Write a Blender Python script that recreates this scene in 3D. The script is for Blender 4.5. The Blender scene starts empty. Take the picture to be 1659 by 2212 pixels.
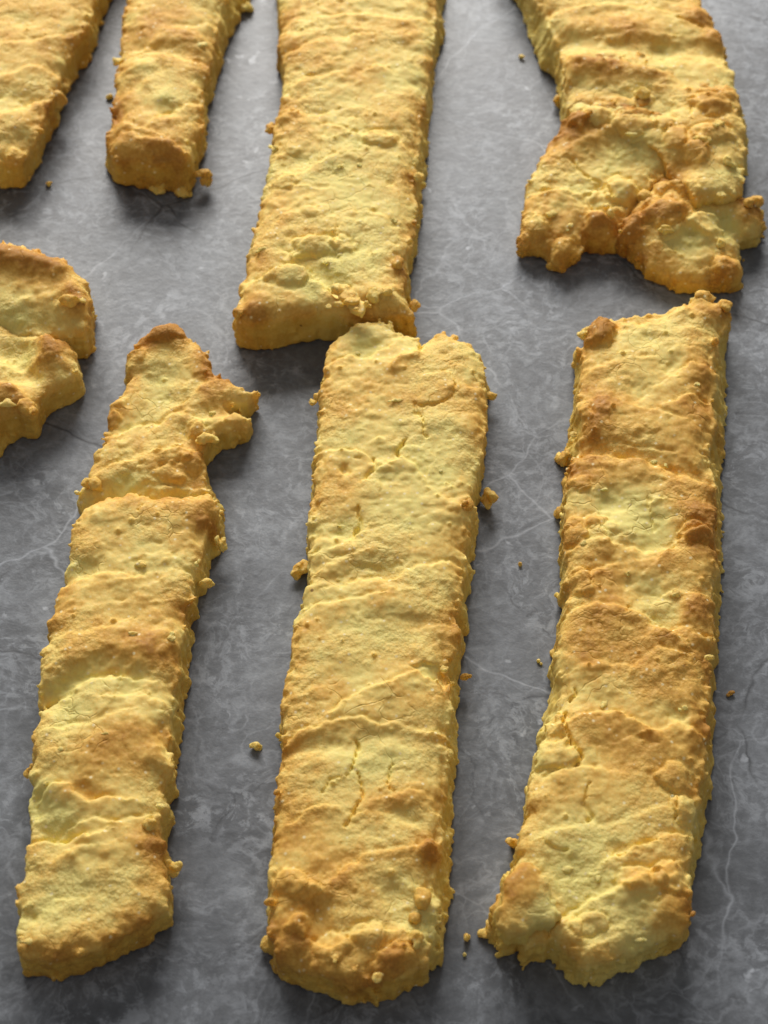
import bpy, math
import numpy as np
from mathutils import Vector

# ------------------------------------------------------------------ camera
sc = bpy.context.scene
W0, H0 = 1659.0, 2212.0                 # picture coordinates the outlines were read in
VFOV = math.radians(28.0)
NADIR = math.radians(36.0)
DIST = 0.46
CAM = np.array([0.0, -DIST * math.sin(NADIR), DIST * math.cos(NADIR)])
cam_d = bpy.data.cameras.new('camera'); cam = bpy.data.objects.new('camera', cam_d)
sc.collection.objects.link(cam)
cam.location = CAM; cam.rotation_euler = (NADIR, 0, 0)
cam_d.sensor_fit = 'VERTICAL'; cam_d.sensor_height = 24.0
cam_d.lens = 12.0 / math.tan(VFOV / 2)
cam_d.clip_start = 0.02; cam_d.clip_end = 20
cam_d.dof.use_dof = True; cam_d.dof.focus_distance = 0.44; cam_d.dof.aperture_fstop = 15.0
sc.camera = cam

# ------------------------------------------------------------------ light: a window behind the worktop
wd = bpy.data.worlds.new('World'); sc.world = wd; wd.use_nodes = True
bg = wd.node_tree.nodes['Background']
bg.inputs[0].default_value = (1.0, 0.98, 0.95, 1); bg.inputs[1].default_value = 0.24
def area(name, loc, target, sx, sy, energy, col):
    d = bpy.data.lights.new(name, 'AREA'); d.shape = 'RECTANGLE'; d.size = sx; d.size_y = sy
    d.energy = energy; d.color = col
    o = bpy.data.objects.new(name, d); sc.collection.objects.link(o); o.location = loc
    o.rotation_euler = (Vector(target) - Vector(loc)).to_track_quat('-Z', 'Y').to_euler()
    return o
area('window_light', (-0.16, 1.30, 0.66), (0, 0.05, 0), 0.95, 0.55, 36, (1.0, 0.965, 0.91))

sc.view_settings.view_transform = 'Standard'; sc.view_settings.look = 'None'
sc.view_settings.exposure = 0.0; sc.view_settings.gamma = 1.0
sc.view_settings.use_curve_mapping = False
sc.render.engine = 'CYCLES'

# ------------------------------------------------------------------ picture -> place
_t = math.tan(VFOV / 2)
def unproject(p, z):
    """picture points (n,2) -> XY (metres) on the level z"""
    p = np.asarray(p, float)
    a = (p[:, 0] - W0 / 2) / (H0 / 2) * _t
    b = -(p[:, 1] - H0 / 2) / (H0 / 2) * _t
    c, s = math.cos(NADIR), math.sin(NADIR)
    d = np.stack([a, b * c + s, b * s - c], 1)
    k = (z - CAM[2]) / d[:, 2]
    return CAM[None, :2] + d[:, :2] * k[:, None]

# enlarged views the outlines were read in: scale, offset
CR = {1: (1/3., 0, 0), 2: (.3515, 432, 0), 3: (.375, 1036.8, 0), 4: (.3437, 0, 483.8),
      5: (.3515, 553, 639.4), 6: (.3515, 1106, 587.5), 7: (1/3., 0, 1002.2), 8: (1/3., 0, 1520.6),
      9: (.3751, 535.7, 1382.4), 10: (.4141, 1019.5, 1296.0), 0: (1, 0, 0)}
def C(k, *pts):
    s, ox, oy = CR[k]
    return [(ox + x * s, oy + y * s) for x, y in pts]

# ------------------------------------------------------------------ noise
_tab = np.random.default_rng(5).random((64, 64, 64)).astype(np.float32)
def _q(t): return t * t * t * (t * (t * 6 - 15) + 10)
def n2(x, y, seed=0):
    x = x + seed * 17.31; y = y + seed * 9.77
    xi = np.floor(x).astype(int); yi = np.floor(y).astype(int)
    u = _q(x - xi); v = _q(y - yi); T = _tab[seed % 64]
    a = T[xi & 63, yi & 63]; b = T[(xi + 1) & 63, yi & 63]
    c = T[xi & 63, (yi + 1) & 63]; d = T[(xi + 1) & 63, (yi + 1) & 63]
    return ((a + (b - a) * u) * (1 - v) + (c + (d - c) * u) * v) * 2 - 1
def n3(x, y, z, seed=0):
    x = x + seed * 7.13; y = y + seed * 3.37; z = z + seed * 5.71
    xi = np.floor(x).astype(int); yi = np.floor(y).astype(int); zi = np.floor(z).astype(int)
    u = _q(x - xi); v = _q(y - yi); w = _q(z - zi)
    x0, x1, y0, y1, z0, z1 = xi & 63, (xi + 1) & 63, yi & 63, (yi + 1) & 63, zi & 63, (zi + 1) & 63
    def pl(zz):
        a = _tab[x0, y0, zz]; b = _tab[x1, y0, zz]; c = _tab[x0, y1, zz]; d = _tab[x1, y1, zz]
        return (a + (b - a) * u) * (1 - v) + (c + (d - c) * u) * v
    p, q = pl(z0), pl(z1)
    return (p + (q - p) * w) * 2 - 1
def fb2(x, y, s, o=3):
    r = 0; a = 1; t = 0
    for i in range(o):
        r = r + a * n2(x, y, s + i); t += a; a *= .5; x = x * 2.03; y = y * 2.03
    return r / t * 1.6
def worley(x, y, seed=0):
    """F1, F2, cell value"""
    xi = np.floor(x).astype(int); yi = np.floor(y).astype(int)
    f1 = np.full(x.shape, 9.0); f2 = np.full(x.shape, 9.0); cv = np.zeros(x.shape)
    A = _tab[(seed * 3) % 64]; B = _tab[(seed * 3 + 1) % 64]; V = _tab[(seed * 3 + 2) % 64]
    for i in (-1, 0, 1):
        for j in (-1, 0, 1):
            cx = (xi + i) & 63; cy = (yi + j) & 63
            d = np.hypot(xi + i + A[cx, cy] - x, yi + j + B[cx, cy] - y)
            near = d < f1
            f2 = np.where(near, f1, np.minimum(f2, d)); cv = np.where(near, V[cx, cy], cv); f1 = np.where(near, d, f1)
    return f1, f2, cv
def sstep(a, b, x):
    t = np.clip((x - a) / (b - a), 0, 1); return t * t * (3 - 2 * t)

# ------------------------------------------------------------------ distances
def poly_sdf(P, X, Y):
    d = np.full(X.shape, 1e9); ins = np.zeros(X.shape, bool); n = len(P)
    for i in range(n):
        ax, ay = P[i]; bx, by = P[(i + 1) % n]
        ex, ey = bx - ax, by - ay; L = ex * ex + ey * ey + 1e-12
        t = np.clip(((X - ax) * ex + (Y - ay) * ey) / L, 0, 1)
        d = np.minimum(d, (X - ax - t * ex) ** 2 + (Y - ay - t * ey) ** 2)
        if ay != by:
            c = ((ay > Y) != (by > Y)) & (X < (bx - ax) * (Y - ay) / (by - ay) + ax)
            ins ^= c
    d = np.sqrt(d)
    return np.where(ins, -d, d)
def line_dist(P, X, Y):
    """distance to a polyline, and signed side (positive: nearer the viewer, i.e. smaller Y, for a line that runs left to right)"""
    if len(P) == 1:
        d = np.hypot(X - P[0][0], Y - P[0][1]); return d, d
    best = np.full(X.shape, 1e9); sd = np.zeros(X.shape)
    for i in range(len(P) - 1):
        ax, ay = P[i]; bx, by = P[i + 1]; ex, ey = bx - ax, by - ay; L = ex * ex + ey * ey + 1e-12
        t = np.clip(((X - ax) * ex + (Y - ay) * ey) / L, 0, 1)
        q = np.hypot(X - ax - t * ex, Y - ay - t * ey)
        cr = -(ex * (Y - ay) - ey * (X - ax)) / math.sqrt(L)
        m = q < best
        best = np.where(m, q, best); sd = np.where(m, np.sign(cr) * q, sd)
    return best, sd

# ------------------------------------------------------------------ surface nets
def surface_nets(f, org, h):
    s = f < 0
    nx, ny, nz = f.shape
    acc = np.zeros((nx - 1, ny - 1, nz - 1, 3), np.float32); cnt = np.zeros((nx - 1, ny - 1, nz - 1), np.int16)
    def sl(o, a):
        r = []
        for ax in range(3):
            n = f.shape[ax]
            r.append(slice(o[ax], n - 1 + o[ax]))
        return tuple(r)
    import itertools
    for ax in range(3):
        others = [i for i in range(3) if i != ax]
        for bits in itertools.product((0, 1), repeat=2):
            o0 = [0, 0, 0]; o0[others[0]] = bits[0]; o0[others[1]] = bits[1]
            o1 = list(o0); o1[ax] = 1
            fa = f[sl(o0, ax)]; fbb = f[sl(o1, ax)]
            m = (fa < 0) != (fbb < 0)
            t = fa[m] / (fa[m] - fbb[m])
            v = np.zeros((t.size, 3), np.float32); v[:, ax] = t
            v[:, others[0]] = bits[0]; v[:, others[1]] = bits[1]
            acc[m] += v; cnt[m] += 1
    act = cnt > 0
    idx = np.full(act.shape, -1, np.int32); idx[act] = np.arange(act.sum())
    ijk = np.argwhere(act)
    V = (ijk + acc[act] / cnt[act][:, None]) * h + np.asarray(org)
    F = []
    for ax in range(3):
        o = [i for i in range(3) if i != ax]
        a = [slice(None)] * 3; b = [slice(None)] * 3
        a[ax] = slice(0, -1); b[ax] = slice(1, None)
        m = s[tuple(a)] != s[tuple(b)]
        e = np.argwhere(m)
        e = e[(e[:, o[0]] > 0) & (e[:, o[1]] > 0) & (e[:, o[0]] < f.shape[o[0]] - 1) & (e[:, o[1]] < f.shape[o[1]] - 1)]
        ins = s[e[:, 0], e[:, 1], e[:, 2]]
        def g(d0, d1):
            q = e.copy(); q[:, o[0]] += d0; q[:, o[1]] += d1
            return idx[q[:, 0], q[:, 1], q[:, 2]]
        quad = np.stack([g(-1, -1), g(0, -1), g(0, 0), g(-1, 0)], 1)
        flip = ins if ax != 1 else ~ins
        quad[~flip] = quad[~flip][:, ::-1]
        F.append(quad)
    F = np.concatenate(F); F = F[(F >= 0).all(1)]
    return V, F

def make_mesh(name, V, F, attrs, mat, smooth=True):
    me = bpy.data.meshes.new(name)
    me.vertices.add(len(V)); me.vertices.foreach_set('co', V.astype(np.float32).ravel())
    me.loops.add(F.size); me.loops.foreach_set('vertex_index', F.astype(np.int32).ravel())
    me.polygons.add(len(F))
    me.polygons.foreach_set('loop_start', np.arange(0, F.size, 4, dtype=np.int32))
    me.polygons.foreach_set('use_smooth', np.full(len(F), smooth, bool))
    me.update(calc_edges=True); me.validate()
    for k, a in attrs.items():
        at = me.attributes.new(k, 'FLOAT', 'POINT'); at.data.foreach_set('value', a.astype(np.float32))
    me.materials.append(mat)
    return me

# ------------------------------------------------------------------ materials
class NT:
    def __init__(s, name):
        s.m = bpy.data.materials.new(name); s.m.use_nodes = True
        s.t = s.m.node_tree; s.p = s.t.nodes['Principled BSDF']
    def n(s, kind, **kw):
        x = s.t.nodes.new(kind)
        for k, v in kw.items():
            if k.startswith('_'): setattr(x, k[1:], v)
            else: x.inputs[k.replace('__', ' ')].default_value = v
        return x
    def l(s, a, b): s.t.links.new(a, b)
    def ramp(s, src, stops, interp='LINEAR'):
        r = s.t.nodes.new('ShaderNodeValToRGB'); r.color_ramp.interpolation = interp
        e = r.color_ramp.elements
        while len(e) < len(stops): e.new(0.5)
        for q, (p, c) in zip(e, stops):
            q.position = p; q.color = (c, c, c, 1) if not hasattr(c, '__len__') else (*c, 1)
        s.l(src, r.inputs[0]); return r.outputs[0]
    def math(s, op, a, b=None, c=None):
        x = s.t.nodes.new('ShaderNodeMath'); x.operation = op
        for i, v in enumerate((a, b, c)):
            if v is None: continue
            if isinstance(v, (int, float)): x.inputs[i].default_value = v
            else: s.l(v, x.inputs[i])
        return x.outputs[0]
    def mix(s, fac, a, b, blend='MIX'):
        x = s.t.nodes.new('ShaderNodeMix'); x.data_type = 'RGBA'; x.blend_type = blend
        for i, v in ((0, fac), (6, a), (7, b)):
            if isinstance(v, (int, float)): x.inputs[i].default_value = v
            elif isinstance(v, tuple): x.inputs[i].default_value = (*v, 1)
            else: s.l(v, x.inputs[i])
        return x.outputs[2]

def srgb(r, g, b):
    f = lambda c: ((c / 255 + .055) / 1.055) ** 2.4 if c / 255 > .04045 else c / 255 / 12.92
    return (f(r), f(g), f(b))

def pastry_material():
    N = NT('baked_pastry')
    co = N.n('ShaderNodeTexCoord'); ob = co.outputs['Object']
    at = N.n('ShaderNodeAttribute', _attribute_name='brown').outputs['Fac']
    cr = N.n('ShaderNodeAttribute', _attribute_name='crumb').outputs['Fac']
    def noise(scale, detail=3, rough=.6):
        x = N.n('ShaderNodeTexNoise', Scale=scale, Detail=detail, Roughness=rough); N.l(ob, x.inputs['Vector']); return x.outputs['Fac']
    nb = noise(1100, 3, .65)
    gr = N.n('ShaderNodeTexVoronoi', Scale=1250, Randomness=1.0); N.l(ob, gr.inputs['Vector'])
    b = N.math('ADD', at, N.math('MULTIPLY', N.math('SUBTRACT', nb, .5), .18))
    b = N.math('ADD', b, N.math('MULTIPLY', N.math('SUBTRACT', gr.outputs['Distance'], .45), .22))
    top = N.ramp(b, [(0.0, (0.715, 0.605, 0.190)), (0.18, (0.745, 0.588, 0.182)), (0.38, (0.745, 0.525, 0.145)),
                     (0.58, (0.69, 0.415, 0.092)), (0.80, (0.56, 0.290, 0.050)), (1.0, (0.42, 0.190, 0.030))])
    ins = N.ramp(b, [(0.0, (0.70, 0.56, 0.165)), (0.35, (0.68, 0.48, 0.11)), (0.7, (0.58, 0.335, 0.055)), (1.0, (0.35, 0.145, 0.02))])
    col = N.mix(cr, top, ins)
    # pale grains with their glints painted into the colour, and tiny dark specks
    vo = N.n('ShaderNodeTexVoronoi', Scale=600, Randomness=1.0); N.l(ob, vo.inputs['Vector'])
    sp = N.ramp(vo.outputs['Distance'], [(0.12, 1.0), (0.26, 0.0)])
    sel = N.ramp(vo.outputs['Color'], [(0.66, 0.0), (0.72, 1.0)])
    col = N.mix(N.math('MULTIPLY', N.math('MULTIPLY', sp, sel), .8), col, (0.82, 0.70, 0.40))
    v2 = N.n('ShaderNodeTexVoronoi', Scale=190, Randomness=1.0); N.l(ob, v2.inputs['Vector'])
    sp2 = N.ramp(v2.outputs['Distance'], [(0.05, 1.0), (0.085, 0.0)])
    sel2 = N.ramp(v2.outputs['Color'], [(0.80, 0.0), (0.84, 1.0)])
    col = N.mix(N.math('MULTIPLY', N.math('MULTIPLY', sp2, sel2), .75), col, (0.14, 0.06, 0.02))
    N.l(col, N.p.inputs['Base Color'])
    N.l(N.ramp(nb, [(0.3, .55), (0.7, .85)]), N.p.inputs['Roughness'])
    N.p.inputs['Specular IOR Level'].default_value = .28
    N.p.subsurface_method = 'BURLEY'
    N.p.inputs['Subsurface Weight'].default_value = .42
    N.p.inputs['Subsurface Radius'].default_value = (1.0, .62, .20); N.p.inputs['Subsurface Scale'].default_value = .0032
    hgt = N.math('SUBTRACT', N.math('MULTIPLY', nb, .50), N.math('MULTIPLY', gr.outputs['Distance'], .20))
    hgt = N.math('MULTIPLY', hgt, N.n('ShaderNodeAttribute', _attribute_name='grain').outputs['Fac'])
    wv = N.n('ShaderNodeTexNoise', Scale=170, Detail=2); N.l(ob, wv.inputs['Vector'])
    wc = N.mix(.0045, ob, wv.outputs['Color'], 'LINEAR_LIGHT')
    hc = N.n('ShaderNodeTexVoronoi', _feature='DISTANCE_TO_EDGE', Scale=125); N.l(wc, hc.inputs['Vector'])
    hm = N.n('ShaderNodeAttribute', _attribute_name='hair')
    hair = N.math('MULTIPLY', N.ramp(hc.outputs['Distance'], [(0.0, 1.0), (0.035, 0.0)]), hm.outputs['Fac'])
    hgt = N.math('SUBTRACT', hgt, N.math('MULTIPLY', hair, .26))
    b1 = N.n('ShaderNodeBump', Strength=.6, Distance=.001); N.l(hgt, b1.inputs['Height'])
    N.l(b1.outputs[0], N.p.inputs['Normal'])
    return N.m
PASTRY = pastry_material()

def stone_material():
    N = NT('grey_marbled_stone')
    co = N.n('ShaderNodeTexCoord').outputs['Object']
    def noise(scale, detail=4, rough=.6, vec=co, dist=0.0, off=0):
        mp = N.n('ShaderNodeMapping'); mp.inputs['Location'].default_value = (off, off * .7, 0); N.l(vec, mp.inputs['Vector'])
        x = N.n('ShaderNodeTexNoise', Scale=scale, Detail=detail, Roughness=rough, Distortion=dist); N.l(mp.outputs[0], x.inputs['Vector']); return x
    wn = noise(22, 4, .6)
    w1 = N.mix(.016, co, wn.outputs['Color'], 'LINEAR_LIGHT')
    wn2 = noise(90, 4, .65)
    w2 = N.mix(.006, w1, wn2.outputs['Color'], 'LINEAR_LIGHT')
    big = noise(13, 5, .62, w1).outputs['Fac']
    mid = noise(55, 6, .68, w1, off=3).outputs['Fac']
    fine = noise(420, 4, .7, co, off=5).outputs['Fac']
    base = N.ramp(big, [(0.32, (0.088, 0.089, 0.093)), (0.5, (0.120, 0.122, 0.127)), (0.68, (0.168, 0.171, 0.178))])
    base = N.mix(N.ramp(mid, [(0.50, 0.0), (0.66, .6)]), base, (0.215, 0.22, 0.228))
    base = N.mix(N.ramp(mid, [(0.34, .4), (0.46, 0.0)]), base, (0.066, 0.066, 0.069))
    # pale veins: edges of warped cells, broken by noise
    def veins(scale, lo, hi, vec, off):
        mp = N.n('ShaderNodeMapping'); mp.inputs['Location'].default_value = (off, off * 1.3, 0.37); N.l(vec, mp.inputs['Vector'])
        v = N.n('ShaderNodeTexVoronoi', _feature='DISTANCE_TO_EDGE', Scale=scale); N.l(mp.outputs[0], v.inputs['Vector'])
        return N.ramp(v.outputs['Distance'], [(lo, 1.0), (hi, 0.0)])
    m1 = N.ramp(noise(30, 3, .6, co, off=9).outputs['Fac'], [(0.40, 0.0), (0.60, 1.0)])
    m2 = N.ramp(noise(24, 3, .6, co, off=14).outputs['Fac'], [(0.50, 0.0), (0.64, 1.0)])
    m3 = N.ramp(noise(40, 3, .6, co, off=21).outputs['Fac'], [(0.40, 0.0), (0.58, 1.0)])
    va = N.math('MULTIPLY', veins(62, 0.0, .05, w2, 0), m1)
    vb = N.math('MULTIPLY', veins(150, 0.0, .09, w2, 4), m3)
    vc = N.math('MULTIPLY', veins(33, 0.0, .022, w2, 7), m2)
    base = N.mix(N.math('MULTIPLY', va, .15), base, (0.46, 0.465, 0.48))
    base = N.mix(N.math('MULTIPLY', vb, .22), base, (0.44, 0.445, 0.46))
    base = N.mix(N.math('MULTIPLY', vc, .75), base, (0.045, 0.045, 0.048))
    cl = noise(330, 4, .7, w1, off=31).outputs['Fac']
    cm = N.ramp(noise(48, 3, .6, w1, off=37).outputs['Fac'], [(0.40, .15), (0.62, 1.0)])
    base = N.mix(N.math('MULTIPLY', N.ramp(cl, [(0.50, 0.0), (0.60, .7)]), cm), base, (0.29, 0.295, 0.305))
    base = N.mix(N.ramp(cl, [(0.36, .28), (0.46, 0.0)]), base, (0.07, 0.07, 0.073))
    w3 = N.mix(.010, co, wn.outputs['Color'], 'LINEAR_LIGHT')
    m4 = N.ramp(noise(16, 3, .6, co, off=44).outputs['Fac'], [(0.47, 0.0), (0.58, 1.0)])
    m5 = N.ramp(noise(19, 3, .6, co, off=52).outputs['Fac'], [(0.49, 0.0), (0.60, 1.0)])
    base = N.mix(N.math('MULTIPLY', N.math('MULTIPLY', veins(24, 0.0, .009, w3, 11), m4), .5), base, (0.42, 0.425, 0.44))
    base = N.mix(N.math('MULTIPLY', N.math('MULTIPLY', veins(19, 0.0, .010, w3, 17), m5), .8), base, (0.04, 0.04, 0.042))
    # pale flecks
    vo = N.n('ShaderNodeTexVoronoi', Scale=260); N.l(w2, vo.inputs['Vector'])
    fl = N.math('MULTIPLY', N.ramp(vo.outputs['Distance'], [(0.12, 1.0), (0.30, 0.0)]), N.ramp(vo.outputs['Color'], [(0.74, 0.0), (0.80, 1.0)]))
    base = N.mix(N.math('MULTIPLY', N.math('MULTIPLY', fl, m1), .7), base, (0.50, 0.505, 0.52))
    base = N.mix(.4, base, N.mix(1.0, base, N.ramp(fine, [(0.3, .55), (0.7, 1.45)]), 'MULTIPLY'))
    base = N.mix(1.0, base, (1.0, 1.055, 1.14), 'MULTIPLY')
    N.l(base, N.p.inputs['Base Color'])
    N.l(N.ramp(mid, [(0.3, .40), (0.7, .48)]), N.p.inputs['Roughness'])
    N.p.inputs['Specular IOR Level'].default_value = .42
    b2 = N.n('ShaderNodeBump', Strength=.3, Distance=.0003); N.l(fine, b2.inputs['Height'])
    N.l(b2.outputs[0], N.p.inputs['Normal'])
    return N.m

# ------------------------------------------------------------------ setting: the worktop
import bmesh
bm = bmesh.new()
bmesh.ops.create_cube(bm, size=1.0)
for v in bm.verts: v.co = (v.co.x * 1.6, v.co.y * 1.3 + .12, v.co.z * .03 - .015)
bmesh.ops.bevel(bm, geom=bm.edges[:], offset=.003, segments=2, affect='EDGES')
me = bpy.data.meshes.new('worktop'); bm.to_mesh(me); bm.free(); me.materials.append(stone_material())
o = bpy.data.objects.new('worktop', me); sc.collection.objects.link(o)
o['kind'] = 'structure'; o['label'] = 'grey marbled stone worktop under the pastry strips'

# ------------------------------------------------------------------ pastry builder
MM = .001
TOPS = {}
def top_at(root, c):
    best = None
    for lo, vox, hh, dt in TOPS.get(root.name, []):
        i, j = int(round((c[0] - lo[0]) / vox)), int(round((c[1] - lo[1]) / vox))
        if 0 <= i < hh.shape[0] and 0 <= j < hh.shape[1] and dt[i, j] < -.4:
            best = hh[i, j] if best is None else max(best, hh[i, j])
    return best
def thing(name, label, cat, loc, group=None):
    e = bpy.data.objects.new(name, None); sc.collection.objects.link(e); e.location = loc
    e.empty_display_size = .01
    e['label'] = label; e['category'] = cat
    if group: e['group'] = group
    return e

def dough(name, root, T, H, B=None, feats=(), seed=1, zb=0.0, vox=.45, thick=None, ripple=1.0, crumb=1.0,
          tilt=None, edge_brown=.31, bake=.0, base_brown=.30, round_top=2.9, label=None, patches=(), warp=.55, plates=.5, clip=None, bottom=None, fine=1.0, domes=()):
    """one baked piece of dough. T: outline of its top face, B: outline where it meets what it lies on (picture points),
    H: height of the top in mm, zb: height of its underside in mm; feats: relief read from the picture; patches: browning"""
    rng = np.random.default_rng(seed * 101 + 7)
    def up(p):
        q = unproject(p, H * MM) * 1000
        if tilt is not None:
            for _ in range(6):
                q = unproject(p, (H + (q - cen) @ np.array(tilt)) * MM) * 1000
        return q
    cen = (unproject(T, H * MM) * 1000).mean(0)
    Tw = up(T)
    Bw = unproject(B, zb * MM) * 1000 if B is not None else None
    allp = Tw if Bw is None else np.concatenate([Tw, Bw])
    if clip is not None: lo = np.maximum(allp.min(0), clip[:2]); hi = np.minimum(allp.max(0), clip[2:])
    else: lo, hi = allp.min(0), allp.max(0)
    lo = lo - 4; hi = hi + 4
    nx = int((hi[0] - lo[0]) / vox) + 2; ny = int((hi[1] - lo[1]) / vox) + 2
    z0 = zb - 1.5; z1 = H + 7.0; nz = int((z1 - z0) / vox) + 2
    xs = lo[0] + np.arange(nx) * vox; ys = lo[1] + np.arange(ny) * vox; zs = z0 + np.arange(nz) * vox
    X, Y = np.meshgrid(xs, ys, indexing='ij')
    # crumbly outline
    wx = X + warp * fb2(X / 3.1, Y / 3.1, seed + 1, 3) + .5 * warp * n2(X / .95, Y / .95, seed + 4)
    wy = Y + warp * fb2(X / 3.1, Y / 3.1, seed + 11, 3) + .5 * warp * n2(X / .95, Y / .95, seed + 14)
    dt = poly_sdf(Tw, wx, wy)
    db = dt - .5
    if Bw is not None: db = np.minimum(db, poly_sdf(Bw, wx, wy))
    # relief of the top
    fx = X + .7 * fb2(X / 4, Y / 4, seed + 21, 3) + .35 * n2(X / 1.1, Y / 1.1, seed + 25)
    fy = Y + .7 * fb2(X / 4, Y / 4, seed + 31, 3) + .35 * n2(X / 1.1, Y / 1.1, seed + 35)
    ang = rng.uniform(-.25, .25); u = X * math.cos(ang) + Y * math.sin(ang); v = -X * math.sin(ang) + Y * math.cos(ang)
    rip = .7 * fb2(u / 16, v / 6.5, seed + 41, 2) + 1.1 * n2(u / 34, v / 13, seed + 43)
    hh = H + ripple * .38 * rip + (.12 * fb2(X / 3.6, Y / 2.6, seed + 51, 3) + .09 * fb2(X / 1.3, Y / 1.0, seed + 55, 2)) * fine
    f1, f2, cv = worley(fx / 4.6, fy / 3.8, seed + 3)
    pm = sstep(-.15, .5, fb2(X / 16, Y / 16, seed + 61, 2)) * plates
    hh = hh + pm * .55 * (.8 * (cv - .5) - .28 * (1 - sstep(.0, .16, f2 - f1)) )
    q = 2.2 * fb2(fx / 15, fy / 10, seed + 65, 2) + .9 * (Y / 9)
    fq = q - np.floor(q)
    hh = hh + .09 * fine * sstep(-.1, .45, fb2(X / 10, Y / 8, seed + 67, 2)) * ((1 - sstep(0, .10, fq)) * 1.0 + fq - .55)
    l1, l2, lv = worley(fx / 2.9, fy / 2.5, seed + 19)
    lm = sstep(.0, .45, fb2(X / 12, Y / 10, seed + 73, 2)) * (.35 + .9 * plates)
    hh = hh + lm * (.38 * np.clip(1 - (l1 / .72) ** 2, 0, 1) * (.4 + lv) - .15)
    g1, g2, gv = worley(fx / 1.35, fy / 1.2, seed + 9)
    hh = hh + .08 * fine * (1 - sstep(0, .75, g1)) * (.25 + sstep(-.2, .6, fb2(X / 9, Y / 7, seed + 71, 2)))
    brown = .31 + .14 * fb2(X / 13, Y / 10, seed + 81, 3) + .05 * rip
    cn = n2(fx / 3.4, fy / 2.7, seed + 45) + .45 * n2(fx / 1.4, fy / 1.2, seed + 46)
    cm_ = sstep(-.05, .35, fb2(X / 11, Y / 10, seed + 47, 2))
    hh = hh - .20 * fine * cm_ * np.exp(-np.abs(cn) / .07) + .08 * fine * cm_ * np.abs(cn)
    for ft in feats:
        kind, pts, w, a = ft[:4]
        br = ft[4] if len(ft) > 4 else 0.0
        P = up(pts)
        d, sd = line_dist(P, fx, fy)
        if kind == 'r':
            g = np.exp(-(d / w) ** 2); hh = hh + a * g; brown = brown + br * g
        elif kind == 'c':                                 # crack
            ww = .66 * w * (.5 + .6 * (.5 + .5 * n2(X / 2.2, Y / 2.2, seed + 95)))
            hh = hh - .7 * a * np.exp(-(d / ww) ** 2); brown = brown + br * np.exp(-(d / ww) ** 2)
        elif kind == 's':                                 # step: viewer's side of the line stands higher, falling off slowly
            g = sstep(-.5, .5, sd / (.55 * w)) * np.exp(-np.maximum(sd, 0) / (w * 2.2)) * (d < w * 9)
            g = g * (.75 + .35 * n2(X / 4, Y / 4, seed + 77))
            hh = hh + .85 * a * g - .26 * a * np.exp(-((sd + .28 * w) / (.22 * w)) ** 2) * (.3 + .9 * sstep(-.3, .5, n2(X / 5, Y / 5, seed + 78))); brown = brown + br * g
        elif kind == 'f':                                 # flat plate: a polygon lifted by a
            q = poly_sdf(P, fx, fy); g = 1 - sstep(-.35 * w, .35 * w, q); hh = hh + a * g; brown = brown + br * g
    for (pts, w, a) in patches:
        P = up(pts)
        d, _ = line_dist(P, fx, fy); brown = brown + .8 * a * np.exp(-(d / w) ** 2)
    for (pts, size, br, ax) in domes:                     # crumbs baked into the crust
        c = up(pts)[0]
        q = np.hypot((fx - c[0]) / ax[0], (fy - c[1]) / ax[1]) / (size * .5) * (1 + .22 * n2(X / 1.7, Y / 1.7, seed + 97))
        g = np.sqrt(np.clip(1 - q * q, 0, 1))
        hh = hh + .17 * size * ax[2] * 1.6 * g - .05 * size * np.exp(-((q - 1.1) / .14) ** 2)
        brown = brown + (br - brown) * .55 * sstep(0, .5, g)
    if tilt is not None:
        hh = hh + tilt[0] * (X - cen[0]) + tilt[1] * (Y - cen[1])
    # rounded shoulder
    inside = np.clip(-dt, 0, None)
    hh = hh - round_top * np.exp(-inside / (round_top * .75)) * .8
    hh = np.maximum(hh, zb + 2.0)
    und = zb + (0 if thick is None else np.maximum(hh - thick - zb, 0))
    # volume
    TOPS.setdefault(root.name, []).append((lo, vox, hh.copy(), dt.copy()))
    Z = zs[None, None, :]
    k = np.clip((Z - zb) / max(H - zb, 1), 0, 1)
    side = db[:, :, None] * (1 - k) + dt[:, :, None] * k
    und3 = und[:, :, None] if not np.isscalar(und) else und
    und3 = und3 + np.clip(1.6 + np.maximum(side, -1.6), 0, 1.6) ** 2 * .28      # lower edge lifts a little
    f = np.maximum(side, np.maximum((Z - hh[:, :, None]) * .8, und3 - Z)).astype(np.float32)
    band = np.abs(f) < 2.2
    bi = np.argwhere(band)
    px, py, pz = xs[bi[:, 0]], ys[bi[:, 1]], zs[bi[:, 2]]
    wall = sstep(-1.6, -.3, side[band])
    nn = .75 * (.33 - np.abs(n3(px / 3.0, py / 3.0, pz / 2.6, seed))) + .55 * (.33 - np.abs(n3(px / 1.5, py / 1.5, pz / 1.4, seed + 2)))
    f[band] += (nn * (.12 + .95 * wall * (.45 + .75 * sstep(-.25, .45, n3(px / 11, py / 11, pz / 11, seed + 6)))) * crumb).astype(np.float32)
    # crumbs standing on the cut sides and loose grains on the top
    cand = rng.uniform(lo, hi, (int(26 * (hi[0] - lo[0]) * (hi[1] - lo[1]) / 10), 2))
    ci = ((cand - lo) / vox).astype(int); ci[:, 0] = np.clip(ci[:, 0], 0, nx - 1); ci[:, 1] = np.clip(ci[:, 1], 0, ny - 1)
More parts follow.
